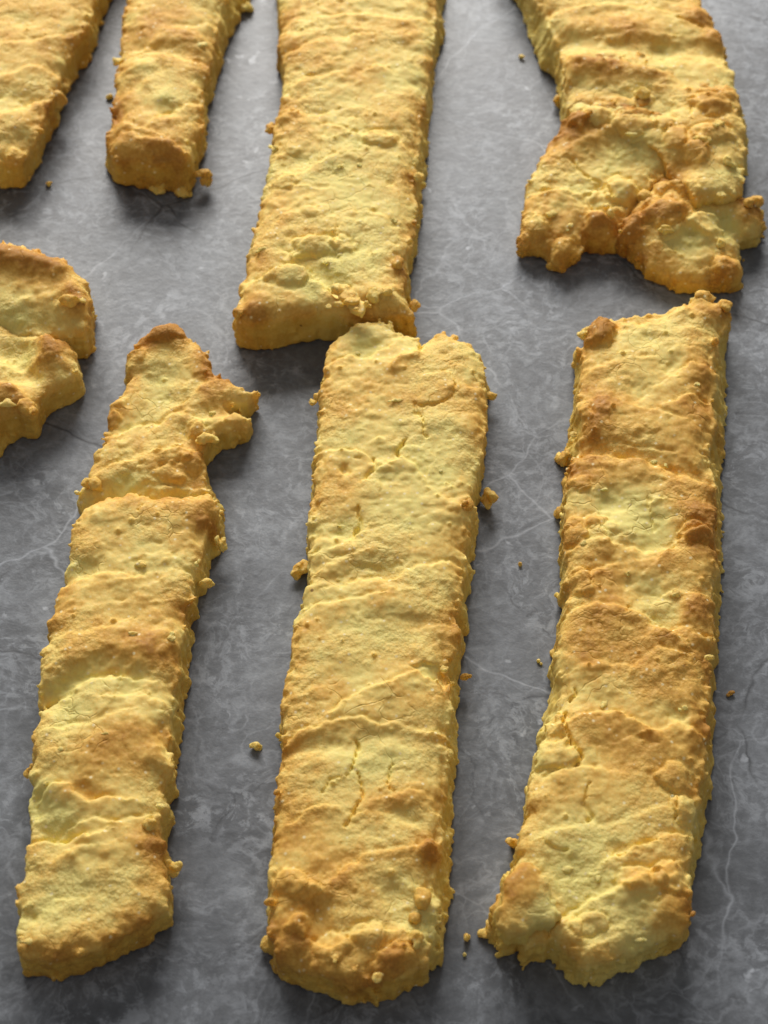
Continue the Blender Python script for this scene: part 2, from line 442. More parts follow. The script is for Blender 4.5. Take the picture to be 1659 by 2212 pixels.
    for (x, y), (i, j) in zip(cand, ci):
        t = dt[i, j]; b = db[i, j]
        z = rng.uniform(zb + .6, H - .3); kk = (z - zb) / (H - zb); sdv = b * (1 - kk) + t * kk
        if abs(sdv) < .55 and rng.random() < .015 * crumb:
            r = rng.uniform(.35, .7) if rng.random() < .88 else rng.uniform(.8, 1.1)
        elif t < -1 and rng.random() < .003 * fine:
            z = hh[i, j] + .1; r = rng.uniform(.3, .55)
        else: continue
        r3 = r * rng.uniform(.75, 1.25, 3)
        m = r * 1.3 + 1.0
        a0, a1 = max(int((x - m - lo[0]) / vox), 0), min(int((x + m - lo[0]) / vox) + 2, nx)
        b0, b1 = max(int((y - m - lo[1]) / vox), 0), min(int((y + m - lo[1]) / vox) + 2, ny)
        c0, c1 = max(int((z - m - z0) / vox), 0), min(int((z + m - z0) / vox) + 2, nz)
        if a1 <= a0 or b1 <= b0 or c1 <= c0: continue
        q = (np.sqrt(((xs[a0:a1, None, None] - x) / r3[0]) ** 2 + ((ys[None, b0:b1, None] - y) / r3[1]) ** 2 + ((zs[None, None, c0:c1] - z) / r3[2]) ** 2) - 1) * r
        old = f[a0:a1, b0:b1, c0:c1]; kq = .35
        hq = np.clip(.5 + .5 * (old - q) / kq, 0, 1)
        f[a0:a1, b0:b1, c0:c1] = old * (1 - hq) + q * hq - kq * hq * (1 - hq)
    ft = np.abs(f) < 1.4; bi = np.argwhere(ft)
    f[ft] += (.30 * n3(xs[bi[:, 0]] / .95, ys[bi[:, 1]] / .95, zs[bi[:, 2]] / .95, seed + 5) * (.10 + .6 * sstep(-1.2, .2, side[ft]))).astype(np.float32)
    f = np.maximum(f, (zb + .05) - Z).astype(np.float32)
    f[0] = f[-1] = 1; f[:, 0] = f[:, -1] = 1; f[:, :, 0] = f[:, :, -1] = 1
    V, F = surface_nets(f, (lo[0], lo[1], z0), vox)
    # browning and crumb, per vertex
    gi = np.clip(((V[:, 0] - lo[0]) / vox).round().astype(int), 0, nx - 1); gj = np.clip(((V[:, 1] - lo[1]) / vox).round().astype(int), 0, ny - 1)
    tv = dt[gi, gj]; bv = brown[gi, gj]; hv = hh[gi, gj]
    depth = np.clip(hv - V[:, 2], 0, 20)
    cr = sstep(.5, 2.6, depth)
    eb = np.exp(-np.maximum(-tv, 0) / 3.2) * np.exp(-depth / 3.0)
    n_e = .55 + .6 * n2(V[:, 0] / 6, V[:, 1] / 6, seed + 99)
    proud = np.clip((V[:, 2] - H) / 1.6, -1, 1.5)
    bv = bv + edge_brown * eb * n_e * 1.6 + .15 * proud + base_brown * np.exp(-np.maximum(V[:, 2] - zb, 0) / 2.2) * cr
    bv = bv + .02 * cr + .10 * n3(V[:, 0] / 2.0, V[:, 1] / 2.0, V[:, 2] / 2.0, seed + 8)
    q3 = V / 3.8
    bv = bv + bake + .10 * (n3(q3[:, 0], q3[:, 1], q3[:, 2], seed + 15) + .55 * n3(q3[:, 0] * 2.1, q3[:, 1] * 2.1, q3[:, 2] * 2.1, seed + 16))
    hair = sstep(.22, .5, fb2(V[:, 0] / 13, V[:, 1] / 11, seed + 88, 2)) * (1 - cr)
    me = make_mesh(name, V * MM - np.array(root.location), F, {'grain': .25 + .85 * sstep(-.45, .45, fb2(V[:, 0] / 15, V[:, 1] / 12, seed + 91, 2)), 'hair': hair, 'brown': np.clip(bv, 0, 1), 'crumb': cr}, PASTRY)
    o = bpy.data.objects.new(name, me); sc.collection.objects.link(o); o.parent = root
    if label: o['label'] = label
    return o

def lump(name, root, at, size, seed, z=None, brown=.45, ax=(1, 1, .8), vox=None, label=None):
    """a small irregular crumb or flake; at: picture point, size in mm, z height of its centre in mm"""
    rng = np.random.default_rng(seed)
    if name == 'flake': size = size * .85; ax = (ax[0], ax[1], ax[2] * .7)
    if z is None: z = size * ax[2] * .42
    c = unproject([at], z * MM)[0] * 1000
    if root is not None and z > 6:
        for _ in range(8):
            t = top_at(root, c)
            if t is None: break
            z = .5 * z + .5 * (t + size * ax[2] * (.02 if name == 'crumb_lump' else .12)); c = unproject([at], z * MM)[0] * 1000
    vox = vox or max(size / 16, .14); R = size * .5
    n = int(size * 1.9 / vox) + 4; g = (np.arange(n) - n / 2 + .5) * vox
    X, Y, Z = np.meshgrid(g, g, g, indexing='ij')
    f = np.full(X.shape, 9.0)
    for i in range(3):
        p = rng.normal(0, .24, 3) * size * np.array(ax) if i else np.zeros(3)
        q = np.full(X.shape, -9.0); rr = R * (rng.uniform(.62, .8) if i == 0 else rng.uniform(.35, .58))
        xx, yy, zz = (X - p[0]) / ax[0], (Y - p[1]) / ax[1], (Z - p[2]) / ax[2]
        for _ in range(11):
            v = rng.normal(0, 1, 3); v /= np.linalg.norm(v)
            q = np.maximum(q, xx * v[0] + yy * v[1] + zz * v[2] - rr * rng.uniform(.75, 1.1))
        q = np.maximum(q, np.sqrt(xx ** 2 + yy ** 2 + zz ** 2) - rr * 1.25)
        kq = .12 * size; h_ = np.clip(.5 + .5 * (f - q) / kq, 0, 1); f = f * (1 - h_) + q * h_ - kq * h_ * (1 - h_)
    s = size / 3.2
    f = f + .11 * size * .5 * n3(X / s, Y / s, Z / s, seed % 40) + .08 * size * .5 * n3(X / s * 2.3, Y / s * 2.3, Z / s * 2.3, seed % 37)
    f = np.maximum(f, -(Z + z) + .02)
    f[0] = f[-1] = 1; f[:, 0] = f[:, -1] = 1; f[:, :, 0] = f[:, :, -1] = 1
    V, F = surface_nets(f.astype(np.float32), (g[0], g[0], g[0]), vox)
    b = brown + .18 * n3(V[:, 0] / s, V[:, 1] / s, V[:, 2] / s, 3) + .12 * V[:, 2] / max(R, .1)
    Vw = (V + np.array([c[0], c[1], z])) * MM
    if root is None:
        org = np.array([c[0], c[1], 0]) * MM
    else: org = np.array(root.location)
    me = make_mesh(name, Vw - org, F, {'brown': np.clip(b, 0, 1), 'crumb': np.full(len(V), .4 if name == 'edge_crumb' else 0.), 'grain': np.full(len(V), .8)}, PASTRY)
    o = bpy.data.objects.new(name, me); sc.collection.objects.link(o)
    if root is None: o.location = org
    else: o.parent = root
    if label: o['label'] = label
    return o

def base_of(T):
    P = unproject(T, 0); return (float(P[:, 0].mean()), float(P[:, 1].mean()), 0.0)
GROUP = 'baked pastry strips on the worktop'

# ------------------------------------------------------------------ the pastry strips
def crumbs_on(root, items, seed):
    for i, it in enumerate(items):
        name, at, size, z = it[:4]
        if name == 'edge_crumb' and size < 2.7: continue
        br = it[4] if len(it) > 4 else .42; ax = it[5] if len(it) > 5 else (1, 1, .8)
        lump(name, root, at[0], size, seed * 50 + i, z, br, ax)

# --- long strip with cracked crust and a notched end (middle of the lower row)
T = C(5, (415,380),(425,330),(450,280),(480,230),(560,160),(640,130),(720,118),(800,140),(890,185),(900,205),(970,225),(1018,262),(1085,225),
      (1095,190),(1150,190),(1230,220),(1300,250),(1330,290),(1380,320),(1385,420),(1400,470),(1410,560),(1420,640),(1410,720),(1400,850),
      (1390,900),(1370,1000),(1350,1100),(1330,1230),(1340,1280),(1300,1380),(1280,1520),(1260,1640),(1250,1750),(1220,1870),(1220,1960),(1240,2060),(1200,2170)) + \
    C(9, (1140,30),(1130,140),(1130,260),(1160,370),(1110,500),(1130,640),(1110,760),(1110,880),(1090,950),(1105,1000),(1070,1160),(1075,1210),
      (1020,1330),(1040,1430),(1085,1500),(1060,1600),(1040,1740),(1030,1830),(960,1860),(870,1900),(740,1960),(600,1970),(480,1930),(400,1890),(250,1850),
      (170,1800),(150,1700),(130,1550),(150,1450),(135,1250),(140,1180),(160,1060),(165,900),(170,800),(200,650),(200,540),(190,400),(200,260),(235,130),(245,0)) + \
    C(5, (230,2000),(270,1900),(330,1720),(330,1500),(320,1400),(340,1250),(350,1100),(365,1000),(375,800),(400,650),(410,500))
B = C(5, (700,500),(1400,520),(1428,600),(1418,800),(1405,1000),(1385,1180),(1360,1300),(1350,1450),(1330,1700),(1300,1900),(1310,2000),(1270,2150)) + \
    C(9, (1250,0),(1230,150),(1220,240),(1210,400),(1210,600),(1195,830),(1190,1000),(1170,1200),(1180,1390),(1150,1590),(1130,1740),(1110,1880),(1000,1960),
      (900,2040),(830,2080),(680,2110),(600,2080),(460,2040),(390,1970),(370,1930),(280,1920),(190,1870),(150,1820),(110,1740),(130,1680),(120,1500)) + C(5, (330,2000),(400,1000))
DM = [(C(9, (240,1400)), 6.5, 0.42, (1, 0.9, 0.5)), (C(9, (360,1440)), 5, 0.4, (1, 0.9, 0.5)), (C(9, (290,1640)), 5, 0.5, (1, 0.9, 0.5)), (C(9, (480,1755)), 6, 0.42, (1.2, 0.8, 0.45)), (C(9, (700,1690)), 6, 0.35, (1.2, 0.8, 0.45)), (C(9, (1045,1185)), 5, 0.6, (1, 0.9, 0.5)), (C(9, (860,1860)), 8, 0.62, (1.2, 0.8, 0.45))]
r = thing('pastry_strip', 'golden pastry strip with cracked crust and a notch in its far end', 'pastry', base_of(T), GROUP)
F_ = [('r', C(5, (690,310)), 4.5, -1.7, -.15), ('s', C(5, (440,410),(580,360),(680,385),(760,330)), 2.2, 1.2, .1), ('c', C(5, (1020,262),(1000,320),(960,345)), .5, 2.2),
      ('r', C(5, (850,440),(900,380),(980,350)), 1.1, .9, .1),
      ('f', C(5, (980,660),(1010,590),(1040,480),(1180,490),(1215,560),(1180,640),(1080,665)), 1.0, .4, .03),
      ('c', C(5, (1215,550),(1190,640),(1090,668),(960,660)), .45, 1.2, .1), ('c', C(5, (960,672),(1030,760),(1055,860)), .45, 1.2), ('c', C(5, (870,990),(895,930),(925,880)), .7, 2.0, .1),
      ('s', C(5, (690,1115),(800,1035),(880,990),(960,1050),(1030,1120),(1045,1165),(1190,1250),(1270,1300)), 1.8, .95, -.03),
      ('s', C(5, (375,960),(500,945),(600,950),(705,1000)), 1.8, 1.0, .03), ('c', C(5, (710,1000),(745,1080),(690,1115)), .5, 1.3), ('c', C(5, (625,1270),(635,1390),(620,1480)), .6, 1.5, .05),
      ('r', C(5, (560,1430)), 3.2, -.9, -.25), ('r', C(5, (540,1060)), 1.3, -1.2, .15),
      ('s', C(5, (340,1560),(500,1530),(650,1450)), 1.8, .7), ('s', C(5, (330,1700),(450,1640),(560,1600)), 2.2, .7, .05),
      ('r', C(5, (520,1720),(700,1690),(820,1680)), 3.2, -1.3, -.05), ('s', C(5, (600,1760),(850,1720),(1040,1650),(1180,1620),(1260,1640)), 2.4, 1.1),
      ('s', C(5, (250,1980),(380,1890),(560,1880),(760,1840)), 2.4, .9, .1), ('r', C(5, (1010,2010)), 3.0, -.8, .2),
      ('r', C(5, (1180,560),(1370,590)), 1.8, .7), ('r', C(5, (1080,760),(1200,760),(1330,800)), 3, .6),
      ('f', C(9, (930,160),(1000,110),(1110,120),(1130,240),(1030,225)), 1.0, -.8, -.32), ('s', C(9, (560,350),(700,280),(850,220),(960,195),(1040,230),(1130,262)), 1.8, 1.0),
      ('s', C(9, (480,400),(560,350)), 1.8, .8), ('s', C(9, (190,590),(300,520),(480,480),(640,450),(760,480),(880,490),(1060,530)), 2.2, 1.2, .12),
      ('r', C(9, (220,640),(400,600),(640,560),(960,560)), 2.4, -.7, .1),
      ('c', C(9, (640,560),(645,640),(600,740),(660,830),(672,900),(620,1000),(560,1080)), .5, 1.7, .08), ('c', C(9, (850,720),(815,820),(830,870)), .45, 1.3), ('c', C(9, (440,880),(480,810),(600,760)), .4, 1.0),
      ('s', C(9, (820,900),(920,870),(1040,890),(1110,920)), 1.8, .8, .15), ('r', C(9, (860,1000),(960,1050)), 2.5, -1.1, -.1),
      ('s', C(9, (250,1040),(380,960),(520,980),(640,1000)), 1.6, .8, .08), ('s', C(9, (560,1330),(700,1230),(880,1180),(1060,1180)), 2.4, 1.0, .1), ('r', C(9, (1040,1170)), 1.6, 1.4, .2),
      ('r', C(9, (560,1270)), 2.5, -.9, .1), ('r', C(9, (240,1400)), 2.6, 1.2, .05), ('r', C(9, (360,1430)), 1.5, 1.1), ('r', C(9, (430,1560),(440,1700)), 2.6, -1.8, .15),
      ('r', C(9, (840,1480),(900,1560)), 3.5, -1.3, -.05), ('s', C(9, (390,1720),(470,1780),(560,1730),(700,1660),(860,1680)), 1.8, 1.2, -.05),
      ('r', C(9, (290,1620)), 1.8, 1.1, .1), ('r', C(9, (840,1850)), 2.6, 1.0, .25), ('c', C(5, (600,1000),(640,1010)), .4, .8)]
PT = [(C(5, (1280,1400)), 3, .25), (C(5, (1230,1690)), 3.2, .35), (C(5, (1220,1920),(1200,2060)), 3.4, .3), (C(5, (1050,2010)), 3.6, .15), (C(5, (300,2050),(420,1960)), 4.5, .15),
      (C(5, (1340,830)), 2.6, .25), (C(5, (480,740)), 4, .12), (C(5, (960,960),(1100,1050),(900,1350)), 7, -.22), (C(5, (700,1900),(760,2060)), 6, -.15), (C(5, (780,780)), 5, -.10), (C(5, (460,240),(440,330)), 2.5, .25),
      (C(9, (560,680),(800,680),(500,850)), 5, -.26), (C(9, (330,220),(500,270)), 4.5, .15), (C(9, (220,560)), 4, .25), (C(9, (230,850)), 3.5, .22), (C(9, (200,1130)), 3, .3), (C(9, (900,960)), 4, .15),
      (C(9, (520,1400),(700,1380)), 8, .12), (C(9, (1030,1210)), 2.6, .3), (C(9, (230,1700),(280,1840)), 5, .32), (C(9, (840,1880),(700,1960)), 4.5, .34), (C(9, (480,2000)), 5, .2), (C(9, (960,1700)), 4, -.2), (C(9, (1040,1600)), 4, -.25), (C(5,(560,1430)),3,-.12), (C(9, (250,1650),(350,1850),(600,1950),(850,1930)), 7, .26), (C(9, (300,1100),(600,1350)), 9, .12)]
dough('crust', r, T, 11.0, B, F_, domes=DM, seed=3, patches=PT, vox=.37, base_brown=.18)
crumbs_on(r, [('edge_crumb', C(5, (1418,1260)), 5.0, None, .38, (.8,1.1,.8)), ('edge_crumb', C(5, (292,1670)), 4.2, None, .42), ('edge_crumb', C(5, (388,625)), 3.2, 7, .38), ('edge_crumb', C(5, (1440,612)), 3.2, 3, .4, (1.1,.7,.7)),
  ('edge_crumb', C(5, (1310,1285)), 3.4, 10.6, .62), ('edge_crumb', C(9, (1000,1490)), 5.2, 11.4, .5), ('edge_crumb', C(9, (962,1605)), 3.6, 11.2, .52), ('edge_crumb', C(9, (975,1725)), 3.4, 10.6, .36),
  ('edge_crumb', C(9, (1250,215)), 3.0, 3, .6, (1,.5,.7)), ('edge_crumb', C(9, (130,1755)), 4.0, None, .45), ('edge_crumb', C(9, (122,1182)), 2.4, 9, .6), ('edge_crumb', C(9, (1178,930)), 2.6, 5, .4), ('edge_crumb', C(9, (1205,640)), 2.4, 4, .42),
  ('flake', C(9, (1130,165)), 2.2, 11.6, .3), ('flake', C(5, (860,640)), 2.8, 11.9, .12, (1.2,.6,.5)), ('flake', C(5, (625,350)), 1.8, 10.8, .1), ('flake', C(5, (515,1415)), 1.6, 11.2, .1, (1,.5,.5)), ('flake', C(5, (1135,1075)), 1.4, 11.4, .1),
  ('flake', C(9, (615,1900)), 1.8, 11.2, .6), ('flake', C(9, (505,1830)), 2.2, 11.2, .5), ('flake', C(9, (745,1940)), 3.0, 10.6, .4), ('edge_crumb', C(5, (385,445)), 2.2, 6, .6), ('edge_crumb', C(5, (352,860)), 2.0, 6, .6)], 3)

# --- strip with a broken, torn far end (left of the lower row)
T = C(7, (520,260),(560,240),(690,190),(830,165),(950,195),(1050,210),(1250,200),(1350,185),(1405,215),(1385,300),(1325,380),(1310,500),(1275,640),(1250,720),(1240,830),
      (1195,900),(1180,1000),(1150,1080),(1160,1180),(1130,1290),(1100,1400),(1105,1560),(1080,1650),(1085,1800)) + \
    C(8, (1060,130),(1065,200),(1085,290),(1100,390),(1030,480),(1045,580),(1055,650),(1020,720),(1040,800),(1045,950),(1075,1060),(1085,1200),(1075,1290),(960,1365),(850,1440),(700,1530),
      (500,1590),(300,1640),(160,1625),(95,1560),(110,1450),(130,1350),(120,1180),(150,1100),(140,1000),(160,900),(180,800),(180,680),(205,560),(215,450),(215,300),(220,150),(250,30)) + \
    C(7, (310,1530),(250,1480),(250,1400),(275,1250),(310,1140),(330,1090),(300,1060),(310,980),(345,930),(350,870),(380,760),(410,740),(415,640),(440,550),(460,440),(490,350))
B = C(7, (700,320),(1420,240),(1440,310),(1430,360),(1465,400),(1450,450),(1460,530),(1415,610),(1380,670),(1360,780),(1355,860),(1300,890),(1295,980),(1250,1080),(1270,1160),(1240,1220),(1240,1290),
      (1225,1350),(1240,1420),(1215,1500),(1195,1600),(1190,1800)) + \
    C(8, (1200,60),(1195,180),(1180,300),(1160,430),(1120,450),(1140,500),(1140,640),(1110,680),(1140,810),(1100,870),(1090,1000),(1110,1060),(1115,1110),(1090,1160),(1100,1260),(1060,1330),(990,1390),
      (900,1410),(890,1470),(840,1530),(760,1580),(650,1610),(550,1660),(500,1700),(400,1700),(280,1745),(200,1720),(150,1680),(140,1600),(250,1300),(300,400)) + C(7, (450,1700),(500,700))
DM = [(C(4, (1230,1290)), 5, 0.3, (1, 0.9, 0.5)), (C(4, (1310,1330)), 6, 0.28, (1.2, 0.8, 0.45)), (C(4, (1480,1215)), 5, 0.45, (1, 0.9, 0.5)), (C(4, (1100,1475)), 6, 0.35, (1.2, 0.8, 0.45)), (C(4, (1210,1510)), 6, 0.4, (1, 0.9, 0.5)), (C(4, (700,1210)), 5, 0.42, (1, 0.9, 0.5)), (C(4, (745,1110)), 4, 0.3, (1, 0.9, 0.5)), (C(4, (1080,1560)), 6, 0.42, (1.2, 0.8, 0.45)), (C(4, (1040,690)), 8, 0.66, (1.2, 0.8, 0.45)), (C(4, (860,820)), 5, 0.5, (1, 0.9, 0.5))]
r = thing('pastry_strip', 'pastry strip whose torn far end splits into two ragged lobes', 'pastry', base_of(T), GROUP)
F_ = [('r', C(7, (320,1490),(500,1380),(680,1330)), 3.2, -2.0, -.05), ('r', C(7, (850,1400)), 3.5, -1.3, -.1), ('s', C(7, (320,1530),(440,1480),(560,1390),(700,1360),(760,1370)), 2.6, 1.4, -.1),
      ('s', C(7, (760,1500),(900,1500),(1060,1540)), 2.2, .8, .05), ('r', C(7, (420,680),(560,680)), 2.6, -1.2, -.05), ('s', C(7, (410,770),(540,720),(640,690),(760,700)), 2.4, 1.0, .1),
      ('r', C(7, (560,540)), 2.6, .7, .05), ('s', C(7, (900,720),(1100,690),(1240,700)), 2.6, .8, .08), ('s', C(7, (340,960),(520,920),(760,880)), 2.4, .6), ('s', C(7, (300,1160),(420,1100),(600,1080),(800,1020)), 2.6, .5),
      ('r', C(7, (500,1250),(760,1200),(1050,1180)), 5, .9, .12), ('c', C(7, (890,300),(930,260)), .4, 1.0), ('r', C(7, (640,220),(1000,240),(1380,240)), 4, .7, .02), ('r', C(7,(1330,370)),2.4,.8,.3),
      ('r', C(8, (420,60)), 4, -.7, -.1), ('s', C(8, (400,140),(560,130),(800,60)), 2.6, .7), ('s', C(8, (230,330),(330,300),(460,330)), 2.2, .6, -.05), ('r', C(8, (600,270),(800,250)), 6, .7, .15),
      ('s', C(8, (300,560),(330,520),(450,520),(520,610),(590,615),(650,580),(720,590)), 1.8, 1.5, -.02), ('r', C(8, (250,600),(240,660)), 2.4, -1.9, -.25), ('r', C(8, (540,560),(600,590)), 1.8, -1.0, .1),
      ('r', C(8, (330,830),(420,860)), 3.4, -2.0, -.1), ('s', C(8, (170,910),(300,865),(420,895),(520,870)), 2.4, 1.9, .0), ('s', C(8, (480,790),(580,740),(680,760)), 1.8, .9), ('s', C(8, (760,770),(900,710),(1010,700)), 2.4, 1.1, .08),
      ('s', C(8, (300,1010),(420,970),(560,930)), 2.2, .8, .08), ('r', C(8, (1010,310),(1060,340)), 2.2, 1.2, .08), ('r', C(8, (980,900)), 3, .8, .18), ('r', C(8, (450,1150)), 6, -.7, -.05), ('s', C(8,(180,1270),(260,1230),(360,1240)),2.2,.5),
      ('r', C(8, (210,1370)), 1.4, -.8), ('r', C(8, (940,1180)), 3, -.5)]
PT = [(C(7, (1250,280),(1200,480)), 5, .2), (C(7, (1330,370)), 2.4, .35), (C(7, (1150,870)), 5.5, .25), (C(7, (700,1180),(950,1180)), 7, .16), (C(7, (600,1330)), 5, -.22), (C(7, (850,1380)), 5, -.22), (C(7, (450,1560)), 5, -.22),
      (C(7, (1150,1500),(1080,1700)), 5, .2), (C(7, (330,1010)), 2.5, .25), (C(7, (470,780)), 3.4, .15), (C(7, (560,1700)), 5, -.15), (C(7, (760,420)), 6, -.08),
      (C(8, (380,150),(330,400)), 6, -.16), (C(8, (720,270),(850,330)), 6, .2), (C(8, (240,620)), 4, -.3), (C(8, (350,720)), 4, -.25), (C(8, (250,940)), 3, .05), (C(8, (330,980)), 3, .12), (C(8, (980,900),(1000,1050)), 5, .25),
      (C(8, (400,1200),(450,1350)), 7, -.22), (C(8, (640,560),(680,480)), 4, .12), (C(8, (150,1450),(180,1560)), 3, .18), (C(8, (250,1660),(450,1620)), 4.5, .42), (C(8, (700,1530),(880,1420)), 5, .42), (C(8, (1050,1230)), 4, .2), (C(8,(700,1000)),7,.05)]
H_BL = 10.5
dough('crust', r, T, H_BL, B, F_, domes=DM, seed=8, patches=PT, vox=.37, base_brown=.3)
# torn end that the crust overlaps
T = C(4, (560,1860),(510,1760),(495,1690),(530,1640),(545,1550),(590,1480),(595,1400),(650,1340),(665,1290),(690,1260),(670,1210),(690,1130),(740,1090),(790,1020),(790,980),(830,945),(790,890),(800,830),(860,770),
      (880,715),(960,670),(1030,625),(1100,620),(1145,650),(1185,720),(1260,760),(1300,830),(1320,950),(1380,940),(1440,985),(1540,1020),(1615,1045),(1550,1085),(1400,1140),(1400,1190),(1500,1170),(1580,1185),(1560,1235),(1400,1290),(1300,1330),(1240,1390),
      (1270,1450),(1300,1560),(1300,1700),(1380,1760),(1300,1900),(900,1900))
B = C(4, (1100,1100),(1400,1200),(1420,1240),(1550,1230),(1545,1310),(1500,1350),(1410,1420),(1340,1500),(1300,1500),(1315,1560),(1315,1700),(1395,1760),(1100,1900),(800,1600))
F_ = [('r', C(4, (1000,700),(1120,720)), 3.5, 1.6, .3), ('r', C(4, (1000,980),(1000,1120),(900,1230)), 5.5, -1.6, -.08), ('s', C(4, (680,1330),(850,1270),(1000,1260),(1120,1190),(1200,1210)), 2.4, 1.5, .05), ('s', C(4, (1180,1080),(1300,1000),(1400,960)), 2.6, 1.0, .12),
      ('r', C(4, (1250,830),(1300,920)), 2.2, .8, .15), ('r', C(4, (720,1120),(700,1200)), 1.8, .9), ('s', C(4, (1200,1310),(1260,1250),(1350,1220)), 1.8, .9, -.1), ('r', C(4, (1180,1300),(1160,1370)), 2.2, -1.2, .0), ('r', C(4, (1300,1180)), 2.4, -1.0, -.05),
      ('s', C(4, (560,1600),(720,1500),(900,1480),(1020,1420)), 2.2, 1.0, .08), ('s', C(4, (950,1440),(1100,1420),(1250,1440)), 2.0, 1.2, -.02), ('r', C(4, (780,1620)), 3, -1.0, -.25), ('s', C(4, (700,1720),(950,1640),(1250,1640)), 2.2, .9), ('r', C(4, (1230,1610)), 2.4, -1.0, .25), ('r', C(4, (560,1750),(900,1710),(1300,1740)), 3.2, -3.0, .05)]
PT = [(C(4, (950,720),(1100,700)), 3.6, .36), (C(4, (830,780)), 3, .2), (C(4, (1270,840)), 3, .2), (C(4, (980,1050),(900,1200)), 5, -.12), (C(4, (1350,980)), 4, .18), (C(4, (1000,1310),(850,1400)), 5, .14), (C(4, (780,1620)), 4, -.25), (C(4, (1480,1250)), 4, .2), (C(4, (680,1320)), 2.4, .35), (C(4,(1290,1620)),2.4,.3), (C(4,(1270,1300)),3,-.25)]
dough('broken_end', r, T, 7.6, B, F_, bake=0.10, domes=DM, seed=12, round_top=1.8, patches=PT, vox=.42, crumb=1.15, plates=.9, label='torn end of the strip splitting into two ragged lobes')
crumbs_on(r, [('flake', C(7, (905,652)), 3.4, 11.2, .22, (1.1,.8,.7)), ('flake', C(7, (860,1100)), 2.4, 10.9, .3, (1.1,.7,.5)), ('flake', C(7, (1108,1132)), 2.4, 10.8, .22), ('flake', C(7, (1275,645)), 1.8, 10.2, .2), ('edge_crumb', C(7, (385,897)), 2.6, 10, .25, (1.3,.7,.6)),
  ('flake', C(8, (1038,665)), 2.4, 10.2, .12, (1.1,.8,.6)), ('flake', C(8, (690,190)), 1.8, 11, .2, (1.1,.6,.5)), ('flake', C(8, (388,293)), 1.9, 11, .12), ('flake', C(8, (292,518)), 1.4, 10, .15), ('edge_crumb', C(8, (190,452)), 3.0, 3, .55), ('edge_crumb', C(8, (1105,1075)), 4.0, 4, .3),
  ('flake', C(8, (205,1303)), 1.6, 10.6, .2, (1.1,.6,.5)), ('flake', C(8, (190,1545)), 2.4, 10, .25, (1.2,.7,.6)), ('flake', C(8, (140,1528)), 2.2, 10, .3), ('edge_crumb', C(8, (118,1125)), 2.4, 7, .3), ('edge_crumb', C(8, (970,780)), 3.0, 10.6, .35),
  ('edge_crumb', C(4, (590,1640)), 5.2, 8.2, .4), ('edge_crumb', C(4, (1290,1350)), 4.2, 8.4, .25, (1.2,.8,.7)), ('flake', C(4, (1330,1190)), 2.2, 8.6, .1), ('edge_crumb', C(7, (1440,520)), 3.2, 5, .2, (.7,1.1,1)), ('edge_crumb', C(7,(1325,775)),3.0,6,.25,(1.2,.8,.8))], 8)

# --- browned strip with a corner flap (right of the lower row)
T = C(6, (480,300),(500,268),(600,280),(630,310),(690,272),(760,250),(800,270),(870,238),(970,235),(1000,205),(1050,165),(1090,185),(1110,115),(1180,100),(1210,140),(1250,155),(1320,150),(1350,210),(1330,270),(1265,370),
      (1220,420),(1220,520),(1250,600),(1210,700),(1200,780),(1225,860),(1220,950),(1190,1040),(1200,1130),(1230,1250),(1240,1320),(1230,1450),(1240,1560),(1250,1680),(1275,1800),(1210,1960),(1220,2070),(1240,2180)) + \
    C(10, (1260,60),(1240,200),(1240,300),(1230,420),(1220,520),(1220,690),(1200,780),(1180,880),(1170,1000),(1160,1100),(1135,1200),(1140,1300),(1120,1450),(1150,1580),(1140,1640),(1080,1710),(900,1780),(750,1850),(620,1890),(520,1840),(450,1750),
      (360,1760),(280,1780),(240,1720),(160,1730),(130,1650),(130,1570),(170,1490),(210,1400),(250,1330),(250,1240),(290,1100),(305,960),(330,850),(375,720),(440,620),(480,520),(500,430),(450,330),(465,190),(495,60)) + \
    C(6, (345,2080),(365,1900),(340,1720),(330,1560),(340,1400),(350,1250),(355,1150),(440,1090),(460,980),(430,850),(415,750),(435,620),(450,520),(440,430))
B = C(6, (480,330),(415,380),(440,420),(385,600),(380,800),(350,930),(340,1070),(320,1130),(320,1190),(340,1220),(310,1340),(300,1480),(315,1540),(290,1650),(300,1780),(275,1950),(290,1980),(270,2180)) + \
    C(10, (430,120),(420,300),(400,360),(400,480),(370,600),(340,710),(320,830),(300,970),(280,1060),(270,1200),(240,1250),(230,1330),(170,1480),(130,1580),(100,1690),(120,1750),(240,1740),(290,1815),(400,1790),(480,1830),(560,1900),(620,1935),(760,1880),
      (960,1780),(1090,1720),(1150,1650),(1160,1500),(1175,1360),(1215,1300),(1210,1200),(1250,1060),(1260,800),(1270,500),(1280,300),(1290,180),(1300,0)) + \
    C(6, (1290,2000),(1290,1800),(1300,1500),(1300,1400),(1270,1300),(1310,1150),(1310,1000),(1330,800),(1310,480),(1260,380),(1200,330))
